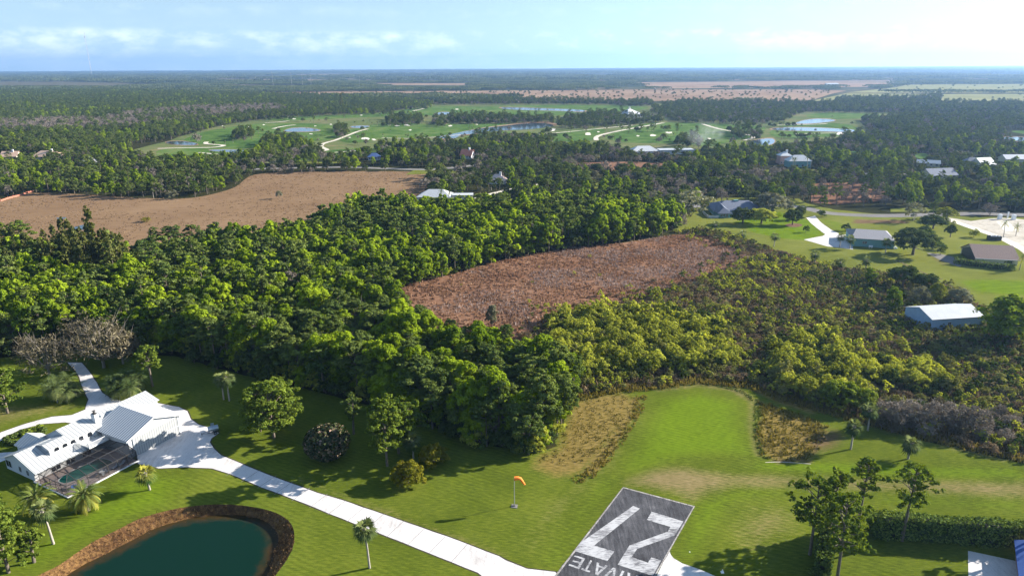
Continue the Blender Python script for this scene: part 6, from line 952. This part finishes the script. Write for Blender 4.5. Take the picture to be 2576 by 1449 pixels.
for k, (b, tp, lb) in enumerate((((1797, 587), 560, 'twin stemmed palm on the mown grass below the blue roofed house'), ((1866, 601), 584, 'low dark palm at the scrub edge, left of three'), ((1947, 620), 588, 'palm at the scrub edge below the long garden lawn'), ((2050, 662), 634, 'palm at the scrub edge between the lawn and the far shrubs'), ((2177, 681), 649, 'palm standing clear in front of the drainage line'), ((2112, 623), 590, 'palm before the blank end of the teal building'), ((2138, 626), 596, 'palm touching the corner of the teal building'), ((2227, 636), 603, 'palm before the teal wall near its lit end'), ((2113, 676), 654, 'scrubby palm in the shrubs below the teal building'))):
    h = hgt(b, (b[0], tp)); t = fan_palm(560+k, h-1.1, 1, 1.75, 30); custom('cabbage_palm', t, 'palm_leaf', 'palm_bark', b, 0, lb, 'palm')
for k, (b, tp, lb) in enumerate((((2524, 597), 558, 'slim coconut palm on the sand beside the skip'), ((2555, 594), 566, 'coconut palm with wide fronds on the sandy lot'), ((2564, 680), 640, 'coconut palm at the corner of the cream building'), ((1994, 430), 396, 'royal palm before the white villa, leftmost'), ((1999, 431), 398, 'royal palm before the white villa, second from the left'), ((2030, 430), 393, 'royal palm before the white villa, third from the left'), ((2038, 424), 392, 'royal palm before the white villa, rightmost'), ((1110, 512), 478, 'tall palm before the white hip roof'), ((1128, 514), 480, 'tall palm between the white hip roof and the annexe'))):
    h = hgt(b, (b[0], tp)); t = feather_palm(580+k, h-.9, 2.9, 26, .16, .8, .45, 1); custom('coconut_palm' if k < 3 else 'royal_palm', t, 'date_leaf' if k < 3 else 'palm_leaf', 'palm_bark', b, k, lb, 'palm')
def clump(seed):
    t = Leafy(seed); g = t.g
    for k in range(7):
        a = k*.9; q_ = feather_palm(seed+k, g.uniform(1.0, 3.0), 2.3, 40, .1, 1.0, .6, 1); off = np.array((math.cos(a)*1.7*(k > 0), math.sin(a)*1.7*(k > 0), 0)); t.c += [(v+off, n_, vl) for v, n_, vl in q_.c]; t.mb.add(np.concatenate(q_.mb.v)+off, q_.mb.f)
    return t
custom('palm_clump', clump(600), 'palm_leaf', 'palm_bark', (165, 1002), 0, 'clump of broad arching palms left of the shaded drive', 'palm', 1.45); custom('palm_clump', clump(620), 'palm_leaf', 'palm_bark', (322, 990), 0, 'clump of broad arching palms right of the shaded drive', 'palm', 1.6)
leafmat('leaf_winter', (.07, .062, .04), (.22, .19, .125), .2, .3)
# winter bare trees round the drive head
for k, (b, tp, wd, lb) in enumerate((((125, 945), 850, 1.25, 'wide leafless brown tree left of the shaded drive'), ((262, 925), 808, 1.3, 'great leafless brown tree right of the shaded drive'), ((215, 880), 790, 1.2, 'leafless brown tree behind the head of the drive'), ((310, 915), 835, 1.1, 'leafless brown tree touching the dark forest edge'), ((75, 905), 845, 1., 'leafless brown tree behind the left lawn'))):
    t = bare(640+k, 0, 8, 4.2*wd); h = hgt(b, (b[0], tp)); e = custom('bare_tree', t, 'leaf_winter', 'grey_twig', b, k, lb, 'tree', h/8.)
for k, (u, v) in enumerate(((2240, 1072), (2290, 1070), (2345, 1078), (2400, 1085), (2450, 1090))): t = bare(660+k, 0, 7, 3.8); custom('bare_tree', t, 'twig', 'grey_twig', (u, v), k, ('leafless grey tree nearest the dark cabbage palm', 'leafless grey tree second from the cabbage palm', 'leafless grey tree in the middle of the row of five', 'leafless grey tree fourth along the row of five', 'leafless grey tree farthest along the row of five')[k], 'tree', .95)
for k, (b, tp, kn, lf, wd, lb) in enumerate((((2110, 1022), 962, 'oak_tree', 'leaf_lime', 1.3, 'large lime green bush tree above the muddy hollow'), ((2160, 1030), 975, 'oak_tree', 'leaf_lime', 1., 'lime green bush tree nearest the dark cabbage palm'), ((2070, 1012), 975, 'oak_tree', 'leaf_lime', 1., 'lime green bush tree above the muddy hollow, nearest the mound'), ((2530, 862), 746, 'broadleaf_tree', None, 1.5, 'huge bright broadleaf tree right of the metal shed'), ((2580, 850), 760, 'broadleaf_tree', None, 1.2, 'bright broadleaf tree at the right edge beyond the metal shed'), ((2500, 850), 790, 'broadleaf_tree', None, 1., 'smaller bright tree tight against the metal shed'), ((2242, 775), 722, 'broadleaf_tree', None, 1.1, 'bright round tree left of the metal shed'), ((2352, 762), 712, 'broadleaf_tree', 'leaf_willow', 1.1, 'bright tree rising just behind the metal shed'), ((2310, 765), 722, 'grey_tree', None, 1., 'dull grey green tree behind the shed gable'), ((2410, 762), 726, 'grey_tree', None, 1.2, 'dull grey green tree behind the shed roof'), ((2185, 715), 675, 'broadleaf_tree', None, 1.1, 'bright tree at the grass edge below the teal building'), ((2270, 725), 670, 'oak_tree', 'leaf_dark', 1.5, 'wide dark tree at the grass edge right of the bright one'), ((2325, 735), 690, 'oak_tree', 'leaf_dark', 1.2, 'dark tree at the grass edge farthest right'),
 ((2296, 641), 578, 'oak_tree', None, 1.25, 'big round olive tree between the teal and cream buildings'), ((2027, 585), 568, 'dark_shrub', None, 1., 'small round dark tree on the bright garden lawn'), ((2127, 581), 562, 'dark_shrub', None, 1., 'small round dark tree right of the concrete drive'), ((1993, 566), 528, 'oak_tree', 'leaf_dark', 1.0, 'dark mango tree on a brown mulch bed'), ((2012, 552), 518, 'oak_tree', 'leaf_oak', 1., 'dark mango tree behind the one on the mulch bed'), ((1868, 563), 524, 'oak_tree', None, 1.3, 'flat spreading tree beside the blue roofed house'), ((1915, 563), 524, 'oak_tree', 'leaf_willow', 1.4, 'flat spreading yellow green tree on the garden lawn'), ((1737, 545), 483, 'grey_tree', 'leaf_grey', 1.5, 'great round grey brown tree left of the blue roofed house'), ((1942, 538), 486, 'grey_tree', None, 1.6, 'great round grey tree behind the blue roofed house'), ((2297, 556), 512, 'grey_tree', 'leaf_grey', 1., 'round grey tree standing alone beside the road'), ((2346, 549), 508, 'pine_tree', None, 1., 'single pine standing beside the road'), ((2380, 556), 522, 'oak_tree', 'leaf_willow', 1.4, 'flat topped tree at the mouth of the sandy track'), ((2347, 576), 542, 'oak_tree', 'leaf_dark', 1.5, 'low dark thicket tree by the mouth of the sandy track'), ((2390, 597), 567, 'oak_tree', 'leaf_dark', 1., 'small round dark tree on the grass by the sandy track'), ((2490, 541), 512, 'bare_tree', 'twig', 1.3, 'leafless pale tree beside the gate pillars'), ((2450, 597), 576, 'willow_shrub', None, .8, 'slight young tree by the sandy track'), ((2398, 570), 555, 'willow_shrub', None, .8, 'sapling near the mouth of the sandy track'), ((703, 500), 480, 'oak_tree', 'leaf_grey', .8, 'lone grey tree in the tan field'), ((368, 558), 546, 'willow_shrub', 'leaf_yellow', 1.5, 'low yellow bush in the tan field'), ((1238, 828), 768, 'broadleaf_tree', 'leaf_grey', .8, 'wispy pale tree at the near edge of the red marsh'), ((1135, 826), 802, 'dark_shrub', None, 1.2, 'round dark bush at the near edge of the red marsh'), ((1052, 700), 668, 'broadleaf_tree', None, 1.1, 'small bright tree at the tip of the red marsh'), ((860, 275), 236, 'needle_tree', None, 1.6, 'tall dark tree standing up behind the golf woods'), ((2065, 545), 528, 'dark_shrub', None, 1.2, 'dark shrub across the drive mouth'), ((2050, 1450), 1432, 'dark_shrub', 'leaf_hedge', 1.2, 'round bush at the near end of the short hedge'),
 ((398, 647), 572, 'pine_tree', None, 1., 'leftmost of the flat pines standing against the tan field'), ((437, 642), 568, 'pine_tree', None, 1.2, 'second of the flat pines standing against the tan field'), ((490, 632), 565, 'pine_tree', None, 1.1, 'third of the flat pines standing against the tan field'), ((547, 632), 572, 'pine_tree', None, 1.2, 'fourth of the flat pines standing against the tan field'), ((583, 630), 570, 'pine_tree', None, 1.1, 'rightmost of the flat pines standing against the tan field'), ((60, 628), 556, 'pine_tree', 'leaf_pine_near', 1.3, 'wide flat pine at the left against the tan field'), ((8, 626), 558, 'pine_tree', 'leaf_pine_near', 1., 'flat pine at the left edge against the tan field'))):
    vi = k % len(KINDS[kn][0]); at(kn, vi, b, tp, lb, 0 if b[1] > 560 else 1, lf, wd, name='mango_tree' if 'mango' in lb else None)
for k, (u, v) in enumerate(((2326, 584), (2332, 595), (2340, 606), (2352, 618), (2362, 628), (2366, 640))): at('dark_shrub', k % 3, (u, v), v-18, ('dark shrub at the far end of the garden shrub row', 'second dark shrub of the garden shrub row', 'third dark shrub of the garden shrub row', 'fourth dark shrub of the garden shrub row', 'fifth dark shrub of the garden shrub row', 'dark shrub at the near end of the garden shrub row')[k], 0, 'leaf_hedge', 1.1)
for k in range(34):
    u, v = random.uniform(2200, 2560), 0; v = random.uniform(1020, 1085)+(u-2200)*.09; x_, y_ = P(u, v); h_ = random.uniform(.5, .95); make_tree('bare_tree', random.randrange(3), 0, x_, y_, h_*.55, random.uniform(0, 6), 'small leafless bush in the grey brush behind the right lawn', 'grey brush bushes', leaf='leaf_winter' if k % 3 == 0 else None, name='bare_bush', sz=h_*.5)
# hedges: leaf covered walls
def hedge(a, b, h, th, label, seed, ls=.34, dens=26, leaf='leaf_hedge', wob=.3):
    g = np.random.default_rng(seed); a = np.array(a); b = np.array(b); Lh = np.hypot(*(b-a)); d = (b-a)/Lh; nn = np.array((-d[1], d[0])); n_ = int(Lh*(2*h+th)*dens); u = g.random(n_)*(2*h+th); s_ = g.random(n_)*Lh; wobv = (vnoise(s_, s_*0, 2.5, seed)-.5)*wob*2
    z = np.where(u < h, u, np.where(u < h+th, h+wobv, 2*h+th-u)); off = np.where(u < h, -th/2, np.where(u < h+th, u-h-th/2, th/2)); no = np.stack([np.where(u < h, -1., np.where(u < h+th, 0., 1.)), np.where((u >= h) & (u < h+th), 1., .15)], 1)
    off = off+g.normal(0, .16, n_)+np.sign(off)*wobv*.4; z = np.maximum(z+g.normal(0, .14, n_), .05); xy = a+d*s_[:, None]+nn*off[:, None]; nor = np.column_stack([nn*no[:, :1]+g.normal(0, .4, (n_, 2)), no[:, 1]+g.normal(0, .4, n_)]); t = Leafy(seed)
    for e_ in (a, b):
        for k in range(4): t.puff((*e_, h*(.15+.22*k)), th*.55, int(110*dens/26), ls, 1., low=-.6, tilt=.8, base=random.uniform(0, .3))
    t.c.append(cards(np.column_stack([xy, z]), nor, ls*g.uniform(.6, 1.3, n_), g, np.clip(g.random(n_)**1.3, 0, 1), 1.3))
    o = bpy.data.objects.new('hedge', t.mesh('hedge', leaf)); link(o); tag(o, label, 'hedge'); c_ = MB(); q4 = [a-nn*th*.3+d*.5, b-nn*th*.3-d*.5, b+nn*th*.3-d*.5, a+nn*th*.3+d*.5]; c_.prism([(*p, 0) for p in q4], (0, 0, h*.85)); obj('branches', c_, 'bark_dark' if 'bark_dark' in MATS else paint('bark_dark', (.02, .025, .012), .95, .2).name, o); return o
hedge(P(2188, 1345), P(2660, 1378), 4.4, 2.2, 'long tall clipped hedge with shiny leaves running to the right edge', 700); hedge(P(2082, 1345), P(2064, 1462), 4.6, 2.2, 'shorter hedge running toward the camera under the pines', 701)
hedge(P(2405, 664), P(2545, 681), 2.2, 2.2, 'long low hedge before the cream building', 702, .5, 7); hedge(P(2450, 657), P(2540, 668), 2.0, 1.8, 'second hedge against the cream wall', 703, .5, 7)
lp = [(22, 1117), (15, 1108), (40, 1098), (60, 1090), (98, 1083), (112, 1086), (100, 1097), (82, 1108), (60, 1116), (40, 1119)]
t = Leafy(705); g = t.g
for a, b in zip(lp, lp[1:]+lp[:1]):
    for k in range(5): p = P(a[0]+(b[0]-a[0])*k/5, a[1]+(b[1]-a[1])*k/5); t.puff((p[0], p[1], .35), .75, 90, .28, .9, low=-.3, base=g.uniform(0, .3))
o = bpy.data.objects.new('hedge', t.mesh('hedge', 'leaf_dark')); link(o); tag(o, 'low dark hedge ringing the island in the drive loop', 'hedge')
t = Leafy(706)
for k in range(34): u = 62+random.random()*42; v = 1094-(u-62)*.36+random.uniform(-4, 4); p = P(u, v); t.puff((p[0], p[1], .3), .8, 80, .28, .8, low=-.2, base=random.uniform(.2, .5))
o = bpy.data.objects.new('shrub_bed', t.mesh('shrub_bed', 'leaf_lime')); link(o); tag(o, 'bright lime ground shrub filling the island in the drive loop', 'shrub')
HAZE=7.8e-5; VS='MULTIPLE_IMPORTANCE'
# ------------------------------------------------------------------ air
m, nt, o = new_mat('haze'); pv = N(nt, 'ShaderNodeVolumePrincipled', Density=HAZE); pv.inputs['Color'].default_value = (.34, .58, 1, 1); pv.inputs['Anisotropy'].default_value = 0.4; nt.links.new(pv.outputs[0], o.inputs['Volume']); m.cycles.homogeneous_volume = True; m.cycles.volume_sampling = VS
hb = MB(); hb.box((-18000, -18000, -4), (18000, 18000, 300)); hz_ = obj('haze', hb, 'haze'); tag(hz_, 'thin blue haze lying over the whole plain', 'haze', kind='stuff')

m, nt, o = new_mat('smoke'); g = N(nt, 'ShaderNodeNewGeometry'); tcx = N(nt, 'ShaderNodeTexCoord'); nz = noise(nt, tcx.outputs['Object'], .09, 4, .6); ln = N(nt, 'ShaderNodeVectorMath', operation='LENGTH'); mpp = N(nt, 'ShaderNodeMapping'); mpp.inputs['Scale'].default_value = (1/22, 1/12, 1/13); nt.links.new(tcx.outputs['Object'], mpp.inputs[0]); nt.links.new(mpp.outputs[0], ln.inputs[0])
dn = mth(nt, 'MULTIPLY', mrange(nt, nz, .45, .7), mrange(nt, ln.outputs['Value'], 1., .3)); pv = N(nt, 'ShaderNodeVolumePrincipled'); pv.inputs['Color'].default_value = (.9, .92, 1, 1); nt.links.new(mth(nt, 'MULTIPLY', dn, .05), pv.inputs['Density']); nt.links.new(pv.outputs[0], o.inputs['Volume'])
sm = MB(); n_ = 12; vs_ = [(22*math.sin(p)*math.cos(t), 12*math.sin(p)*math.sin(t), 13*math.cos(p)) for p in np.linspace(.05, math.pi-.05, 8) for t in np.linspace(0, 2*math.pi, n_, endpoint=False)]
sm.add(vs_, [(i*n_+k, (i+1)*n_+k, (i+1)*n_+(k+1) % n_, i*n_+(k+1) % n_) for i in range(7) for k in range(n_)]+[tuple(range(n_)), tuple(reversed(range(7*n_, 8*n_)))]); x_, y_ = P(1768, 382); so_ = obj('smoke', sm, 'smoke', loc=(x_, y_, 17)); tag(so_, 'thin white smoke drifting over the trees by the long white villa', 'smoke', kind='stuff')
